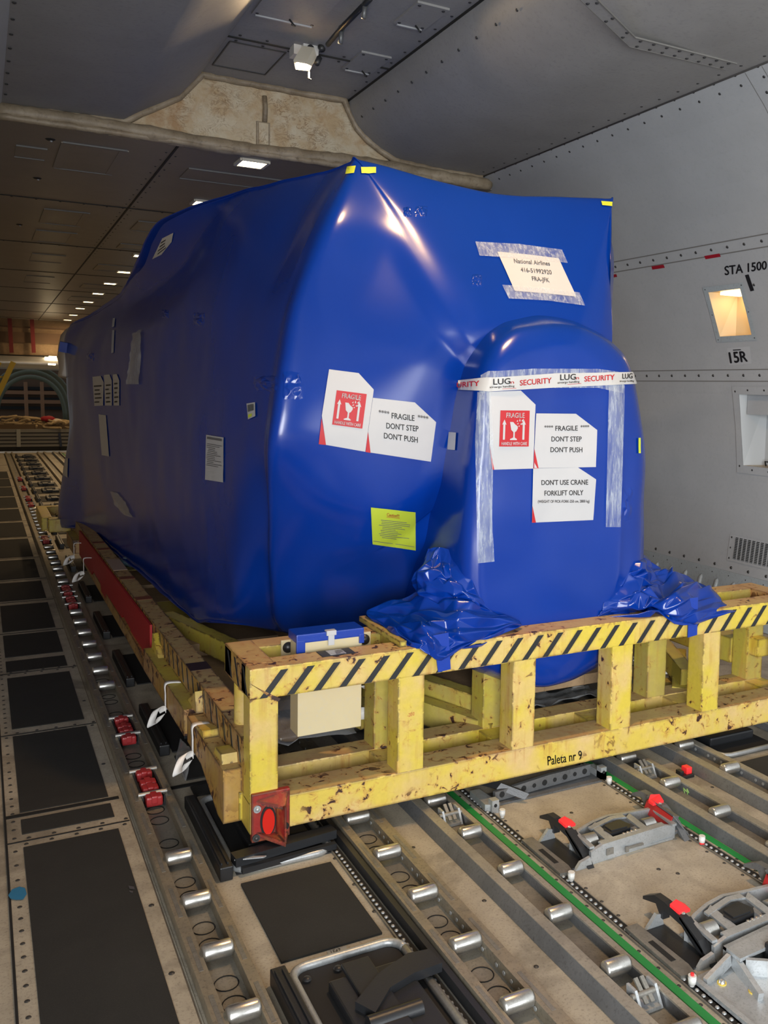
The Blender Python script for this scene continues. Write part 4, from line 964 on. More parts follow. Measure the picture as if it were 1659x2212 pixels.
# right side rail, braces and deck
m = MB(); m.box((3.28,YR1,.26),(3.395,8.9,.389),.006); m.build('side_rail',[Yd],PF)
m = MB(); m.box((3.30,3.10,.33),(3.38,3.17,.42),.004); m.build('lug',Yw,PF)
for a,b in (((.86,4.95,.33),(1.36,3.33,.27)),((1.55,3.85,.30),(1.93,3.17,.24)),((1.50,3.70,.24),(1.86,3.17,.17)),((3.25,3.9,.30),(2.95,3.2,.24)),((3.25,3.6,.2),(2.9,3.2,.16))):
    m = MB(); m.bar(a,b,.07,.10); o = m.build('brace',[Yd,Pe],PF)
m = MB(); m.box((2.62,3.24,.10),(3.28,3.42,.175)); m.prism([(3.02,3.30,.175),(3.12,3.28,.175),(3.12,3.28,.24),(3.02,3.30,.23)],(0,.01,0)); m.build('base_plate',Yw,PF)
m = MB(); m.box((.86,3.75,.19),(3.28,8.8,.235)); dk = m.build('deck_board',M['wood'],PF)
m = MB(); m.box((1.80,3.36,.235),(2.75,3.75,.285),.003)
for x in (2.02,2.24,2.46): m.box((x-.003,3.358,.236),(x+.003,3.75,.2855))
m.build('deck_board',M['wood'],PF)
# side planks beside the load
for i,(y,mt,ln) in enumerate(((4.55,'wood',.42),(5.05,'yellow_dim',.45),(5.55,'wood',.40),(6.0,'wood',.5),(6.6,'yellow_dim',.4),(7.05,'wood',.55),(7.75,'wood',.5))):
    m = MB(); m.box((LX(y,.862),y,.235),(1.4,y+ln,.30+.01*(i%2)),.004); m.build('cross_plank',M[mt],PF)
for y,z in ((7.25,.33),(6.75,.33)):
    p = V((.93,y,z)); m = MB(); bm = bmesh.new(); bmesh.ops.create_icosphere(bm, subdivisions=3, radius=1)
    vs = [p+V((v.co.x*.07,v.co.y*.09,v.co.z*.035))*(1+.25*noise.noise(v.co*2.5)) if False else p+V((v.co.x*.07*(1+.3*noise.noise(v.co*2)),v.co.y*.10,v.co.z*.04*(1+.3*noise.noise(v.co*3)))) for v in bm.verts]; fs = [[v.index for v in f.verts] for f in bm.faces]; bm.free()
    m.add(vs,fs,True); tag(m.build('wrapped_bundle',M['ltblue']),'light blue wrapped bundle beside the load on the left rail, %s one' % ('farther' if y>7 else 'nearer'),'bundle','light blue bundles')
# box between the beams
bx = thing('hanging_box','cream box with a blue taped lid hanging between the two front beams','box',(1.09,3.06,.35))
m = MB(); m.box((.975,3.045,.348),(1.218,3.135,.69),.003); m.build('body',M['cream'],bx)
m = MB(); m.box((.968,3.040,.690),(1.224,3.14,.722),.004); m.box((.968,3.038,.655),(1.0,3.05,.70),.002); m.box((1.205,3.038,.665),(1.224,3.05,.70),.002); m.build('lid_tape',M['film_tape'],bx)
m = MB(); m.box((1.085,3.036,.672),(1.108,3.041,.715),.001); m.box((1.078,3.034,.708),(1.115,3.06,.726),.002); m.build('latch',M['paper'],bx)
for px,py in ((622,1398),(787,1381)):
    p = PY(px,py,YR0-.003); m = MB(); m.box((p.x-.026,YR0-.006,p.z-.03),(p.x+.026,YR0+.004,p.z+.028),.003); pl = m.build('knob_plate',M['cream'],PF)
    m = MB(); m.dome((p.x,YR0-.006,p.z),(0,-1,0),.021,16,.8); m.build('knob',M['black'],pl)
# plastic sheet scraps under the frame
def sheet(pts, mat, name, lab, cat, grp=None, amp=.02, seed=0, n=10):
    a,b,c,d = [V(p) for p in pts]; rows = []
    for i in range(n+1):
        r = []
        for j in range(n+1):
            u,v = j/n,i/n; p = (a*(1-u)+b*u)*(1-v)+(d*(1-u)+c*u)*v; r.append(p+V((0,0,amp*noise.noise(p*16+V((seed,0,0)))+amp*.6*noise.noise(p*40))))
        rows.append(r)
    m = MB(); m.grid(rows,True); o = m.build(name,mat,fixn=False); md = o.modifiers.new('thick','SOLIDIFY'); md.thickness = .002; return tag(o,lab,cat,grp)
sheet([(.90,3.30,.22),(1.30,3.30,.23),(1.40,3.8,.25),(.92,3.8,.24)],M['plastic'],'plastic_sheet','crumpled grey plastic sheet under the cream box','plastic sheet',amp=.035,seed=2)
sheet([(1.92,3.29,.20),(2.5,3.29,.20),(2.55,3.45,.19),(1.9,3.45,.19)],M['plastic'],'plastic_sheet','grey plastic sheet under the nose of the load behind the middle posts','plastic sheet',amp=.03,seed=5)
# straps near the box and under the nose
def ribbon(pts, w, mat, name, lab, cat, grp=None, axis=(1,0,0), parent=None):
    ax = V(axis).normalized(); rows = []
    P_ = [V(p) for p in pts]; out = []
    for i in range(len(P_)-1):
        p0 = P_[max(i-1,0)]; p1 = P_[i]; p2 = P_[i+1]; p3 = P_[min(i+2,len(P_)-1)]
        for k in range(6):
            t = k/6; out.append(.5*((2*p1)+(p2-p0)*t+(2*p0-5*p1+4*p2-p3)*t*t+(3*p1-p0-3*p2+p3)*t**3))
    out.append(P_[-1]); m = MB(); m.grid([[p-ax*w/2,p+ax*w/2] for p in out],True); o = m.build(name,mat,parent,fixn=False)
    md = o.modifiers.new('thick','SOLIDIFY'); md.thickness = .0025
    return tag(o,lab,cat,grp) if lab else o
ribbon([PY(790,1480,3.30),PY(815,1500,3.32),PY(830,1545,3.33),PY(840,1600,3.33)],.05,M['strap'],'lashing_strap','white lashing strap curving down behind the cream box','strap')
ribbon([PY(775,1541,3.28),PY(800,1540,3.29),PY(822,1539,3.30)],.05,M['strap'],'lashing_strap','short level white strap end beside the cream box','strap',axis=(0,0,1))
ribbon([PY(1220,1456,3.6),PY(1245,1468,3.55),PY(1270,1468,3.55),PY(1292,1460,3.55)],.02,M['teal'],'teal_strap','teal strap on the boards under the nose of the load','strap',axis=(0,0,1))
# white webbing tied round the left side box
for i,(yy,lab) in enumerate(((4.02,'white webbing loop on the left rail box, farther of the near two'),(3.47,'white webbing loop on the left rail box nearest the red bumper'),(7.9,'small white webbing loop far along the left rail'),(7.2,'white webbing loop hanging below the red board'))):
    s_ = thing('webbing_loop',lab,'strap',(.70,yy,.2),'white webbing loops on the left rail')
    x = LX(yy,.700)
    ribbon([(x+.060,yy,.293),(x-.002,yy,.293),(x-.006,yy,.24),(x-.006,yy,.165)],.034,M['strap'],'band',None,None,axis=(0,1,0),parent=s_)
    x -= .012
    ribbon([(x,yy-.01,.170),(x-.012,yy-.02,.190),(x-.035,yy-.04,.192),(x-.055,yy-.06,.168),(x-.062,yy-.06,.135),(x-.035,yy-.04,.140),(x-.012,yy-.02,.158)],.036,M['strap'],'loop',None,None,axis=(.8,.2,.25),parent=s_)
sheet([(.695,3.50,.17),(.69,3.70,.17),(.67,3.70,.06),(.675,3.52,.05)],M['plastic'],'plastic_scrap','clear plastic scrap hanging under the left rail box','plastic scrap',None,.02,7)
# ================================================================== BLUE WRAPPED LOAD
XMID = 2.06
LD = thing('wrapped_load','large load shrink-wrapped in glossy blue film on the yellow steel frame','cargo',(XMID,3.6,.34))
def cat(P, n, closed=False):
    out = []; N = len(P)
    rng = range(N) if closed else range(N-1)
    for i in rng:
        if closed: p0,p1,p2,p3 = P[(i-1)%N],P[i],P[(i+1)%N],P[(i+2)%N]
        else: p0,p1,p2,p3 = P[max(i-1,0)],P[i],P[i+1],P[min(i+2,N-1)]
        for k in range(n):
            t = k/n; a = .75
            m1 = (p2-p0)*.5*a; m2 = (p3-p1)*.5*a
            out.append((2*t**3-3*t*t+1)*p1+(t**3-2*t*t+t)*m1+(-2*t**3+3*t*t)*p2+(t**3-t*t)*m2)
    if not closed: out.append(P[-1])
    return out
def pxz(px,py,Y): p = PY(px,py,Y); return (p.x,p.z)
# left half profiles: bottom centre, bottom corner (x3), lower side, mid, upper, crease, roof edge (x3), roof centre
rings = [
 (3.27, [(2.06,1.0,3.35),(1.52,.95,3.42),(1.48,.97,3.40),(1.45,1.02,3.36),(1.435,1.14,3.30),(1.45,1.42,3.275),(1.55,1.70,3.265),(1.62,1.815,3.285),(1.72,1.845,3.255),(1.83,1.865,3.25),(2.06,1.87,3.262)]),
 (3.33, [(2.06,.75,3.50),(1.36,.79,3.58),(1.27,.84,3.55),(1.22,.94,3.48),(1.19,1.16,3.345),(1.18,1.42,3.295),(1.28,1.80,3.325),(1.45,2.14,3.435),(1.562,2.178,3.425),(1.68,2.19,3.418),(2.06,2.18,3.43)]),
 (3.37, [(2.06,.5,3.75),(*pxz(668,1364,3.80),3.80),(*pxz(605,1338,3.78),3.78),(*pxz(592,1255,3.68),3.68),(*pxz(584,1085,3.47),3.47),(.969,1.42,3.325),(*pxz(640,680,3.38),3.38),(*pxz(724,487,3.44),3.44),(1.405,2.515,3.60),(1.45,2.52,3.60),(2.06,2.47,3.60)]),
 (3.47, [(2.06,.48,3.90),(*pxz(640,1366,3.95),3.95),(*pxz(585,1343,3.90),3.90),(*pxz(576,1262,3.80),3.80),(*pxz(574,1085,3.58),3.58),(.966,1.42,3.46),(1.045,1.86,3.50),(1.21,2.27,3.53),(1.385,2.525,3.67),(1.44,2.53,3.67),(2.06,2.47,3.67)]),
 (3.75, [(2.06,.46,4.10),(1.10,.49,4.12),(1.02,.505,4.10),(.985,.60,4.02),(.955,1.0,3.86),(.955,1.4,3.75),(1.03,1.88,3.75),(1.23,2.33,3.82),(1.350,2.53,3.88),(1.40,2.535,3.88),(2.06,2.50,3.85)]),
 (4.3,  [(2.06,.42,4.45),(1.04,.43,4.45),(.975,.44,4.45),(.952,.52,4.4),(.932,.95),(.935,1.4),(.985,1.92),(1.13,2.37),(1.235,2.545),(1.29,2.55),(2.06,2.55)]),
 (4.75, [(2.06,.38),(1.05,.37),(.975,.38),(.95,.45),(.925,.9),(.925,1.4),(.965,1.94),(1.08,2.38),(1.15,2.555),(1.20,2.56),(2.06,2.56)]),
 (5.5,  [(2.06,.36),(1.0,.355),(.955,.365),(.935,.43),(.90,.9),(.895,1.4),(.92,1.92),pxz(400,575,5.5),pxz(356,487,5.5),(.99,2.51),(2.06,2.52)]),
 (6.2,  [(2.06,.36),(.97,.355),(.925,.365),(.905,.43),(.875,.9),(.86,1.4),(.87,1.85),pxz(338,622,6.2),pxz(302,570,6.2),(.98,2.34),(2.06,2.36)]),
 (7.2,  [(2.06,.36),(.92,.35),(.865,.36),(.84,.43),(.815,.9),(.80,1.4),(.80,1.80),pxz(262,668,7.2),pxz(262,641,7.2),(1.02,2.27),(2.06,2.28)]),
 (8.2,  [(2.06,.36),(.87,.345),(.80,.355),(.77,.43),(.76,.9),(.73,1.4),(.72,1.8),pxz(200,692,8.2),pxz(207,680,8.2),(.95,2.19),(2.06,2.2)]),
 (9.0,  [(2.06,.36),(.74,.345),pxz(128,1135,9.0),pxz(126,1085,9.0),pxz(138,1005,9.0),pxz(150,925,9.0),pxz(143,800,9.0),pxz(140,735,9.0),pxz(152,707,9.0),(.85,2.10),(2.06,2.12)]),
 (9.25, [(2.06,.5),(.95,.5),(.93,.52),(.93,.6),(.93,.9),(.93,1.4),(.93,1.7),(.93,1.9),(.95,1.95),(1.0,1.98),(2.06,1.98)]),
]
c0_ = (2.06,1.42,3.265)
rings.insert(0,(3.2,[tuple(q[k]*.45+(c0_[0],c0_[1],c0_[2])[k]*.55 for k in range(3)) for q in rings[0][1]]))
full = []
for Y, pr in rings:
    L_ = [V((q[0],q[2] if len(q) > 2 else Y,q[1])) for q in pr]; R_2 = [V((min(2*XMID-p.x, .752*p.y+(2.51-p.z)*.022),p.y,p.z)) for p in L_[::-1]]
    loop = L_+R_2[1:-1]; full.append(cat(loop, 8, True))
cols = [cat([r[j] for r in full], 10) for j in range(len(full[0]))]
nr = len(cols[0]); nc = len(cols)
hv = [cols[j][i] for i in range(nr) for j in range(nc)]
def wob(p):
    q = p.copy(); a = noise.noise(p*1.7)*.010+noise.noise(p*4.3)*.005+noise.noise(V((p.x*9,p.y*9,p.z*2.5)))*.002
    d = V((p.x-XMID,0,p.z-1.4)); d.normalize(); return q+d*a
hv = [wob(p) for p in hv]
hf = [(i*nc+j,i*nc+(j+1)%nc,(i+1)*nc+(j+1)%nc,(i+1)*nc+j) for i in range(nr-1) for j in range(nc)]
hf += [list(range(nc))[::-1], [(nr-1)*nc+j for j in range(nc)]]
hb = MB(); hb.add(hv,hf,True); hull = hb.build('film_cover',M['film'],LD)
# nose pod
outer = [(1160,1478),(1085,1470),(1020,1447),(975,1400),(957,1330),(956,1240),(963,1120),(974,980),(988,850),(1012,770),(1045,722),(1090,693),(1160,682),(1235,693),(1295,720),(1340,765),(1365,830),(1380,930),(1386,1050),(1384,1180),(1376,1290),(1345,1380),(1290,1432),(1225,1467)]
inner = [(1160,1455),(1105,1440),(1062,1405),(1040,1350),(1031,1280),(1029,1190),(1031,1080),(1036,960),(1043,870),(1058,812),(1082,775),(1120,752),(1185,739),(1245,745),(1290,765),(1322,800),(1338,850),(1346,930),(1350,1040),(1347,1160),(1340,1260),(1318,1340),(1280,1400),(1220,1440)]
# equal-length list: both 24 points
def loopY(lst, Y, lean=0): 
    pts = []
    for px,py in lst:
        p = PY(px,py,Y); pts.append(PY(px,py,Y+lean*max(0,p.z-1.2)))
    return pts
lo = loopY(outer, 3.22, .10); li = loopY(inner, 3.03, .05)
cen = sum(lo,V())/len(lo)
base = [V((cen.x+(p.x-cen.x)*1.03+.02, 3.62, cen.z+(p.z-cen.z)*1.0)) for p in lo]
mid = [a.lerp(b,.55)+V((0,-.045,0))+(V((a.x-cen.x,0,a.z-cen.z)).normalized()*.018) for a,b in zip(lo,li)]
ci = sum(li,V())/len(li)
fin1 = [p.lerp(ci,.10)+V((0,-.012,0)) for p in li]; fin2 = [p.lerp(ci,.35)+V((0,-.016,0)) for p in li]; fin3 = [p.lerp(ci,.7)+V((0,-.018,0)) for p in li]
lps = [cat(l,5,True) for l in (base,lo,mid,li,fin1,fin2,fin3)]
pc = [cat([l[j] for l in lps],6) for j in range(len(lps[0]))]
nr = len(pc[0]); nc = len(pc)
pv = [pc[j][i] for i in range(nr) for j in range(nc)]
pv = [p+V((0,.006*noise.noise(p*5),0))+V((p.x-cen.x,0,p.z-cen.z)).normalized()*(.010*noise.noise(p*4)) for p in pv]
pf = [(i*nc+j,i*nc+(j+1)%nc,(i+1)*nc+(j+1)%nc,(i+1)*nc+j) for i in range(nr-1) for j in range(nc)]
pv.append(ci+V((0,-.018,0))); k0 = (nr-1)*nc
pf += [(k0+j,k0+(j+1)%nc,len(pv)-1) for j in range(nc)]
pb = MB(); pb.add(pv,pf,True); pod = pb.build('nose_cover',M['film'],LD)
BVH = BVHTree.FromPolygons(hv+pv, [list(f) for f in hf]+[[i+len(hv) for i in f] for f in pf])
def hit(x, y):
    d = ray(x,y).normalized(); r = BVH.ray_cast(CAM, d)
    if r[0] is None: return PY(x,y,3.6), -d
    n = r[1]; n = -n if n.dot(d) > 0 else n
    return r[0], n
def hitp(x, y):                                   # a little slack so stickers at the silhouette stay attached
    for dx in (0,-2,2,-4,4,-7,7):
        d = ray(x+dx,y).normalized(); r = BVH.ray_cast(CAM, d)
        if r[0] is not None: n = r[1]; return r[0], (-n if n.dot(d) > 0 else n)
    return hit(x,y)
# loose film skirts draped over the frame
def drape(name, grid, seed, label, n=4, amp=.05):
    P_ = []; rnd = random.Random(seed)
    for row in grid:
        P_.append([PY(px,py,k) if kind == 'y' else PZ(px,py,k) for px,py,kind,k in row])
    rows = [cat(r,n) for r in P_]; cc = [cat([r[j] for r in rows],n) for j in range(len(rows[0]))]
    R = [[cc[j][i] for j in range(len(cc))] for i in range(len(cc[0]))]
    H_ = len(R); W_ = len(R[0]); out = []
    for i,r in enumerate(R):
        for j,p in enumerate(r):
            a = R[max(i-1,0)][j]; b = R[min(i+1,H_-1)][j]; c = r[max(j-1,0)]; d = r[min(j+1,W_-1)]
            nn = (b-a).cross(d-c); nn = nn.normalized() if nn.length > 1e-9 else V((0,-1,0))
            if nn.y > 0: nn = -nn
            fade = min(1, .15+i/4); edge = .35 if i == H_-1 or j in (0,W_-1) else 1
            jit = V((rnd.uniform(-1,1),rnd.uniform(-1,1),rnd.uniform(-1,1)))*.012*edge
            out.append(p+nn*amp*fade*edge*(.35+.9*noise.noise(p*9+V((seed,0,0)))+rnd.uniform(-.3,.3))+jit*fade)
    fs = []
    for i in range(H_-1):
        for j in range(W_-1):
            q = (i*W_+j,i*W_+j+1,(i+1)*W_+j+1,(i+1)*W_+j)
            if rnd.random() < .5: fs += [(q[0],q[1],q[2]),(q[0],q[2],q[3])]
            else: fs += [(q[0],q[1],q[3]),(q[1],q[2],q[3])]
    m = MB(); m.add(out,fs,True); o = m.build(name,M['film'],LD,fixn=False)
    at = o.data.attributes.new('crease_edge','FLOAT','EDGE')
    for e in at.data: e.value = rnd.choice((.15,.45,.7,.85))
    sb = o.modifiers.new('fold','SUBSURF'); sb.levels = 3; sb.render_levels = 3
    md = o.modifiers.new('thick','SOLIDIFY'); md.thickness = .003; md.offset = 0
    if label: o['label'] = label
    return o
Lg = [
 [(925,1185,'y',3.24),(950,1182,'y',3.20),(975,1190,'y',3.16),(1005,1215,'y',3.08)],
 [(905,1240,'y',3.26),(935,1242,'y',3.16),(975,1245,'y',3.08),(1030,1275,'y',3.04)],
 [(885,1285,'y',3.30),(925,1290,'y',3.16),(980,1295,'y',3.05),(1060,1320,'y',3.02)],
 [(792,1322,'z',.70),(885,1325,'z',.72),(985,1335,'z',.74),(1100,1345,'y',3.01)],
 [(822,1350,'z',.685),(895,1368,'z',.69),(985,1372,'z',.69),(1125,1355,'z',.668)],
 [(868,1388,'z',.668),(905,1406,'y',2.90),(950,1424,'y',2.893),(1040,1388,'y',2.90)],
]
drape('loose_skirt',Lg,3,'crumpled film skirt at the left of the nose')
Rg = [
 [(1335,1195,'y',3.12),(1362,1190,'y',3.14),(1380,1195,'y',3.2),(1392,1205,'y',3.3)],
 [(1322,1240,'y',3.05),(1365,1235,'y',3.06),(1405,1232,'y',3.14),(1432,1243,'y',3.22)],
 [(1308,1285,'y',3.03),(1365,1282,'y',3.02),(1425,1272,'y',3.08),(1470,1246,'y',3.2)],
 [(1297,1318,'y',3.02),(1370,1303,'y',3.0),(1450,1290,'z',.735),(1530,1270,'z',.70)],
 [(1290,1330,'y',3.02),(1392,1308,'z',.675),(1462,1325,'z',.672),(1560,1300,'z',.668)],
 [(1288,1336,'y',3.02),(1405,1318,'y',2.90),(1474,1351,'y',2.893),(1588,1322,'y',2.897)],
]
drape('loose_skirt',Rg,8,'crumpled film skirt at the right of the nose')
for pts in ([(935,1372),(968,1366),(973,1445),(946,1452)],[(1488,1292),(1507,1290),(1505,1371),(1485,1377)]):
    m = MB(); m.prism([PY(px,py,2.896) for px,py in pts],(0,-.003,0)); m.build('hold_down_tape',M['film_tape'],LD)
# white pad strapped to the far top corner
m = MB(); rows = []
for px,py in ((176,702),(160,706),(146,722),(141,745),(139,770),(137,795),(133,812)):
    a = PY(px,py,8.93); c = PY(px-16,py+2,9.3) if py < 790 else PY(px-10,py+2,9.2); rows.append([a,a.lerp(c,.5),c])
m.grid(rows,True); o = m.build('corner_pad',M['pad'],LD,fixn=False); md = o.modifiers.new('thick','SOLIDIFY'); md.thickness = .10; md.offset = -1
md = o.modifiers.new('bev','BEVEL'); md.width = .03; md.segments = 2
m = MB(); a = PY(128,748,8.85); b = PY(153,753,8.85); m.bar(a,b,.03,.09,(0,-.2,1)); m.build('blue_band',M['film_tape'],LD)
# small pinched wrinkles in the film
def pinch(cx, cy, wx, wy, seed, n=7):
    rnd = random.Random(seed); vs = []; fs = []
    for i in range(n+1):
        for j in range(n+1):
            u, v = j/n*2-1, i/n*2-1; r = max(abs(u),abs(v)); p, nn = hit(cx+u*wx+rnd.uniform(-.1,.1)*wx*(1-r), cy+v*wy+rnd.uniform(-.1,.1)*wy*(1-r))
            vs.append(p+nn*((1-r)*rnd.uniform(-.002,.016)-.002*(r > .99)+.0005))
    for i in range(n):
        for j in range(n):
            a = i*(n+1)+j; q = (a,a+1,a+n+2,a+n+1); fs += [(q[0],q[1],q[2]),(q[0],q[2],q[3])] if rnd.random() < .5 else [(q[0],q[1],q[3]),(q[1],q[2],q[3])]
    m = MB(); m.add(vs,fs,True); o = m.build('film_pinch',M['film'],LD,fixn=False)
    at = o.data.attributes.new('crease_edge','FLOAT','EDGE')
    for e in at.data: e.value = rnd.choice((.2,.5,.8))
    sb = o.modifiers.new('fold','SUBSURF'); sb.levels = 2; sb.render_levels = 2
for i,a in enumerate(((430,690,14,16),(357,678,8,10),(575,828,30,18),(632,832,26,34),(195,770,9,11),(910,458,16,14),(880,458,10,12),(1030,605,12,14),(1350,1090,18,40))): pinch(*a,seed=20+i)
# ================================================================== STICKERS ON THE LOAD
def part(name, mb, mat, parent=LD, label=None):
    o = mb.build(name, mat, parent, fixn=False)
    if label: o['label'] = label
    return o
def sticker(name, pts, mat, off=.004, label=None, crumple=.001, step=9): m = MB(); polypatch(m,pts,hitp,off,step,crumple); return part(name,m,M[mat],LD,label)
def fragile_box(parent, q, off):
    m = MB(); patch(m,q,hitp,off,8,8); red = part('red_emblem',m,M['ink_red'],parent)
    m = MB()
    text(m,'FRAGILE',(bil(q,.20,.94),bil(q,.82,.94),bil(q,.82,.80),bil(q,.20,.80)),hitp,off+.0015,bold=.35)
    text(m,'HANDLE WITH CARE',(bil(q,.07,.13),bil(q,.93,.13),bil(q,.93,.04),bil(q,.07,.04)),hitp,off+.0015,bold=.25)
    for u0 in (.14,.80):
        pp = [(u0-.035,.19),(u0+.035,.19),(u0+.035,.62),(u0+.075,.60),(u0,.75),(u0-.075,.60),(u0-.035,.62)]; polypatch(m,[bil(q,*p) for p in pp],hitp,off+.0015,20)
    for pp in ([(.33,.68),(.44,.68),(.50,.62),(.60,.56),(.60,.50),(.55,.42),(.505,.40),(.505,.25),(.58,.21),(.58,.18),(.35,.18),(.35,.21),(.455,.25),(.455,.40),(.38,.46)],
               [(.56,.62),(.62,.66),(.62,.62)],[(.55,.70),(.60,.74),(.59,.68)],[(.64,.70),(.66,.78),(.69,.70)],[(.68,.62),(.74,.66),(.72,.60)],[(.72,.72),(.80,.78),(.76,.68)],[(.62,.58),(.67,.58),(.64,.54)]):
        polypatch(m,[bil(q,*p) for p in pp],hitp,off+.0015,20)
    part('emblem_print',m,M['paper'],parent)
def put(m, s, x0,y0,x1,y1,h, bold=.4, off=.0065, tilt=0):
    text(m,s,((x0+tilt,y0-h),(x1+tilt,y1-h),(x1,y1),(x0,y0)),hitp,off,bold=bold)
# left pair
k = sticker('fragile_sticker',[(710.3,798),(774.3,806.2),(806.8,841.7),(804.5,859),(794,932),(788.3,975.6),(703.7,960.6),(694.5,898)],'paper',label='white fragile sticker with red emblem on the left cheek')
m = MB(); polypatch(m,[(693.9,903.4),(704.5,961),(688,959)],hitp,.0042); polypatch(m,[(794,932),(800,978),(789,976)],hitp,.0052); part('red_corner',m,M['ink_red'],k)
fragile_box(k,((726.5,843.2),(791.4,851.5),(781.6,925.7),(716.5,917)),.0065)
k = sticker('notice_sticker',[(804.9,859.4),(894.9,869.1),(941,911.8),(929.6,997),(799.6,977.3),(794.3,932)],'paper',.0045,'white notice sticker reading DON\'T STEP DON\'T PUSH on the left cheek')
m = MB(); put(m,'****',817,895,840,898.5,10,.3); put(m,'FRAGILE',845,903.5,894,909,12.5); put(m,'****',901,905.5,924,909,10,.3); put(m,"DON'T STEP",833.5,925,902.5,932,12.5); put(m,"DON'T PUSH",828.5,946.5,901,956,12.5); part('notice_print',m,M['ink'],k)
# caution sheet
k = sticker('caution_sheet',[(800.7,1095.1),(896.4,1105.5),(897.4,1187.8),(804.5,1174.1)],'lime',label='lime caution sheet')
m = MB(); put(m,'Caution!!!',835,1113,861,1116,6.5,.3); patch(m,((834,1114.5),(862,1117.5),(862,1118.4),(834,1115.4)),hitp,.0062,4,1); part('caution_title',m,M['ink_brown'],k)
m = MB(); lines(m,((817,1119),(887,1127),(886,1168),(818,1160)),11,hitp,.006,5,.30,.45); patch(m,((806,1166),(894,1179),(894,1180),(806,1167)),hitp,.006,6,1); part('caution_print',m,M['ink_grey'],k)
# consignment paper with two clear tapes
k = sticker('consignment_sheet',[(1073.3,544.7),(1140,551),(1205.7,559.2),(1244,641.7),(1180,635),(1110.9,629.3)],'paper',label='white consignment sheet held by two clear tapes')
m = MB(); put(m,'National Airlines',1110,569.5,1187,575.5,9.5,.3,tilt=-2); put(m,'416-51992920',1124.5,588.5,1191,594.5,9.5,.3,tilt=-2); put(m,'FRA-JFK',1149,607.5,1186,611.5,9.5,.3,tilt=-2); part('consignment_print',m,M['ink_grey'],k)
sticker('clear_tape',[(1024.9,524),(1120,529),(1212.2,541.4),(1224.8,570),(1140,560),(1034.3,554.4)],'clear',.007)
sticker('clear_tape',[(1083,617),(1170,623),(1250,633.6),(1261.7,661.9),(1180,651),(1097.2,646.7)],'clear',.007)
# nose stickers
k = sticker('fragile_sticker',[(1055.7,846.6),(1123.7,843.7),(1155.6,874),(1153,940),(1150.3,1012),(1066.4,1014.5),(1057,960)],'paper',label='white fragile sticker with red emblem on the nose')
m = MB(); polypatch(m,[(1056,958),(1066.5,1014.5),(1062,1014)],hitp,.0045); part('red_corner',m,M['ink_red'],k)
fragile_box(k,((1079.5,886.6),(1142.5,887.1),(1140.2,964.4),(1076.6,964.4)),.0065)
k = sticker('notice_sticker',[(1157,893),(1242.4,893.8),(1288.7,929),(1285.8,1008.7),(1247.3,1009.5),(1152.5,1011),(1153,965)],'paper',.0045,'white notice sticker reading DON\'T STEP DON\'T PUSH on the nose')
m = MB(); put(m,'****',1174,927,1193,927,8,.3); put(m,'FRAGILE',1198,930.5,1246,930,11); put(m,'****',1252,926.5,1271,926,8,.3); put(m,"DON'T STEP",1189.5,953.5,1254.5,953.5,11); put(m,"DON'T PUSH",1187.5,976.5,1256,977,11); part('notice_print',m,M['ink'],k)
m = MB(); polypatch(m,[(1152.7,969),(1162,1011.5),(1151,1012)],hitp,.0055); part('red_corner',m,M['ink_red'],k)
k = sticker('handling_sticker',[(1150.4,1011.6),(1247.3,1009.5),(1286.4,1035.3),(1280,1123),(1147.5,1128.7),(1149,1070)],'paper',.004,'white handling sticker reading DON\'T USE CRANE FORKLIFT ONLY')
m = MB(); put(m,"DON'T USE CRANE",1168,1047.5,1268.5,1046.5,11); put(m,'FORKLIFT ONLY',1174.5,1070.5,1258,1069,11); put(m,'(WEIGHT OF PICK-FORK-250 cm, 2800 kg)',1160,1086,1271.5,1085,6,.2); part('handling_print',m,M['ink'],k)
m = MB(); polypatch(m,[(1148.5,1092),(1156,1128.3),(1147.5,1128.7)],hitp,.0055); part('red_corner',m,M['ink_red'],k)
# tapes on the nose
sticker('clear_tape',[(1040.7,812),(1056,803),(1150,796.5),(1290,797),(1346,806),(1344,852),(1290,840),(1150,838),(1070,846),(1050,860),(1030,950),(1027,960),(1034,848)][:0] or [(1040.7,812),(1056,803),(1150,796.5),(1290,797),(1346,806),(1344,850),(1290,838),(1150,838),(1060,846),(1037,850)],'clear',.006)
sticker('clear_tape',[(1034,848),(1058,846),(1064,960),(1061,1120),(1065,1200),(1066,1212),(1031.7,1216),(1030,1120),(1028,960)],'clear',.0075,step=7)
sticker('clear_tape',[(1313,832),(1346.5,832),(1343,960),(1338,1138),(1306,1138),(1310,960)],'clear',.0075,step=7)
k = sticker('security_tape',[(987,824),(1055,816.5),(1200,806.5),(1367,804.5),(1371,830),(1200,837),(1056,846),(988,843)],'sectape',.009,step=7)
m = MB(); put(m,'LUG',1064,831.5,1099,829,12.5,.8,.0115); put(m,'aircargo handling',1056.5,839,1108,836,4.5,.25,.0115); put(m,'LUG',1207,821.5,1240,820,12.5,.8,.0115); put(m,'aircargo handling',1201,829,1248,826.5,4.5,.25,.0115); put(m,'LUG',1340,819,1361,818.5,11,.7,.0115); put(m,'aircargo handling',1334,826,1364,825.5,4,.2,.0115); part('tape_print',m,M['ink'],k)
m = MB(); put(m,'SECURITY',1120,833,1188,827.5,12,.7,.0115); put(m,'SECURITY',1259,824.5,1323,821,11.5,.7,.0115); put(m,'URITY',992,839,1039,835,11,.7,.0115); put(m,'n',1100,829,1107,828.5,7,.3,.0115); put(m,'n',1241,820,1247,819.5,7,.3,.0115)
for a in ((1082,840,1112,838),(1222,830.5,1252,828)): patch(m,((a[0],a[1]),(a[2],a[3]),(a[2],a[3]+.8),(a[0],a[1]+.8)),hitp,.0115,4,1)
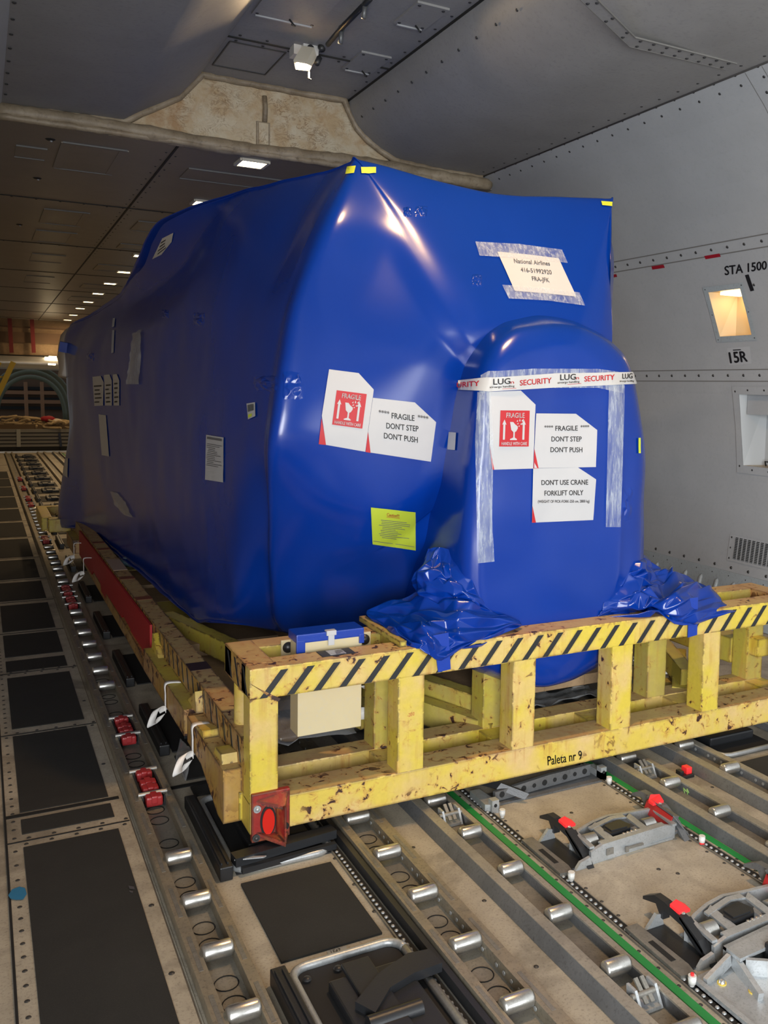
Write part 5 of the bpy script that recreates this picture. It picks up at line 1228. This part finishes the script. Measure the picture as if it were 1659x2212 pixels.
part('tape_print',m,M['ink_red'],k)
sticker('white_tag',[(971.8,933.4),(987.7,934.9),(984.9,972.5),(968.9,971)],'paper',.005)
sticker('yellow_tag',[(1376.5,946),(1381,946),(1381.6,979),(1377,979)],'lime_hi',.006)
for pts in ([(752,362),(768,360.5),(764,376),(748,378)],[(779,363),(811,363),(811,375.5),(780,376)],[(1297.5,436),(1321.5,438),(1323,447),(1299.5,445)]): sticker('yellow_tag',pts,'lime_hi',.006)
# left side papers
k = sticker('waybill_sheet',[(447,939),(485,945),(484,1042),(445,1036)],'paper',label='tall white waybill on the dark left side')
m = MB(); lines(m,((449,956),(483,962),(482,1012),(448,1006)),13,hitp,.006,8,.35,.4); patch(m,((450,943),(482,948),(482,953),(450,948)),hitp,.006,4,1); part('waybill_print',m,M['ink_grey'],k)
k = sticker('barcode_sticker',[(535,872),(553,869),(554,899),(538,906)],'paper')
m = MB()
for i in range(7): u = .12+i*.11; q = ((535,872),(553,869),(554,899),(538,906)); patch(m,(bil(q,u,.9),bil(q,u+.07,.9),bil(q,u+.07,.45),bil(q,u,.45)),hitp,.006,1,3)
part('barcode_print',m,M['ink'],k)
m = MB(); patch(m,((539,896),(547,893),(547,899),(539,903)),hitp,.006,2,2); part('yellow_field',m,M['lime_hi'],k)
for pts,q,s in (([(201,814),(219,812),(225,826),(224,876),(205,877)],((204,830),(222,829),(223,872),(206,873)),1),([(226,810),(238,809),(243,822),(243,876),(228,876)],((229,828),(241,827),(242,872),(230,873)),2),([(245,809),(254,808),(259,822),(259,876),(247,876)],((248,824),(257,823),(258,872),(249,873)),3)):
    k = sticker('notice_sticker',pts,'paper_warm',.004,step=6); m = MB(); lines(m,q,5,hitp,.006,s,.35,.6); part('notice_print',m,M['ink'],k)
sticker('cream_strip',[(214,895),(230,897),(237,986),(221,983)],'paper_warm',.004,step=6)
sticker('white_strip',[(245,688),(250,687),(248,706),(243,707)],'paper',.004,step=5); sticker('white_strip',[(243.5,714),(248.5,713),(246.5,762),(241.5,763)],'paper',.004,step=5)
sticker('clear_pouch',[(289,722),(308,712),(307,770),(303,830),(277,830),(283,780)],'pouch',.006,crumple=.01,step=5)
k = sticker('roof_sticker',[(330,559),(352,514),(376,502),(372,522),(350,549)],'paper_warm',.005,step=5); m = MB(); lines(m,((350,520),(370,508),(362,535),(338,554)),4,hitp,.007,4,.4); part('roof_print',m,M['ink'],k)
sticker('silver_pouch',[(240,1061),(256,1064),(274,1085),(290,1118),(270,1112),(250,1088)],'pouch',.006,crumple=.008,step=5)
sticker('yellow_strip',[(143,990),(148,990),(147,1032),(137,1025)],'paper_warm',.005,step=5)
m = MB()
for x in (1.35,2.75): m.box((x,3.8,.235),(x+.12,8.7,.345),.006)
m.build('timber_bearer',M['wood'],LD)
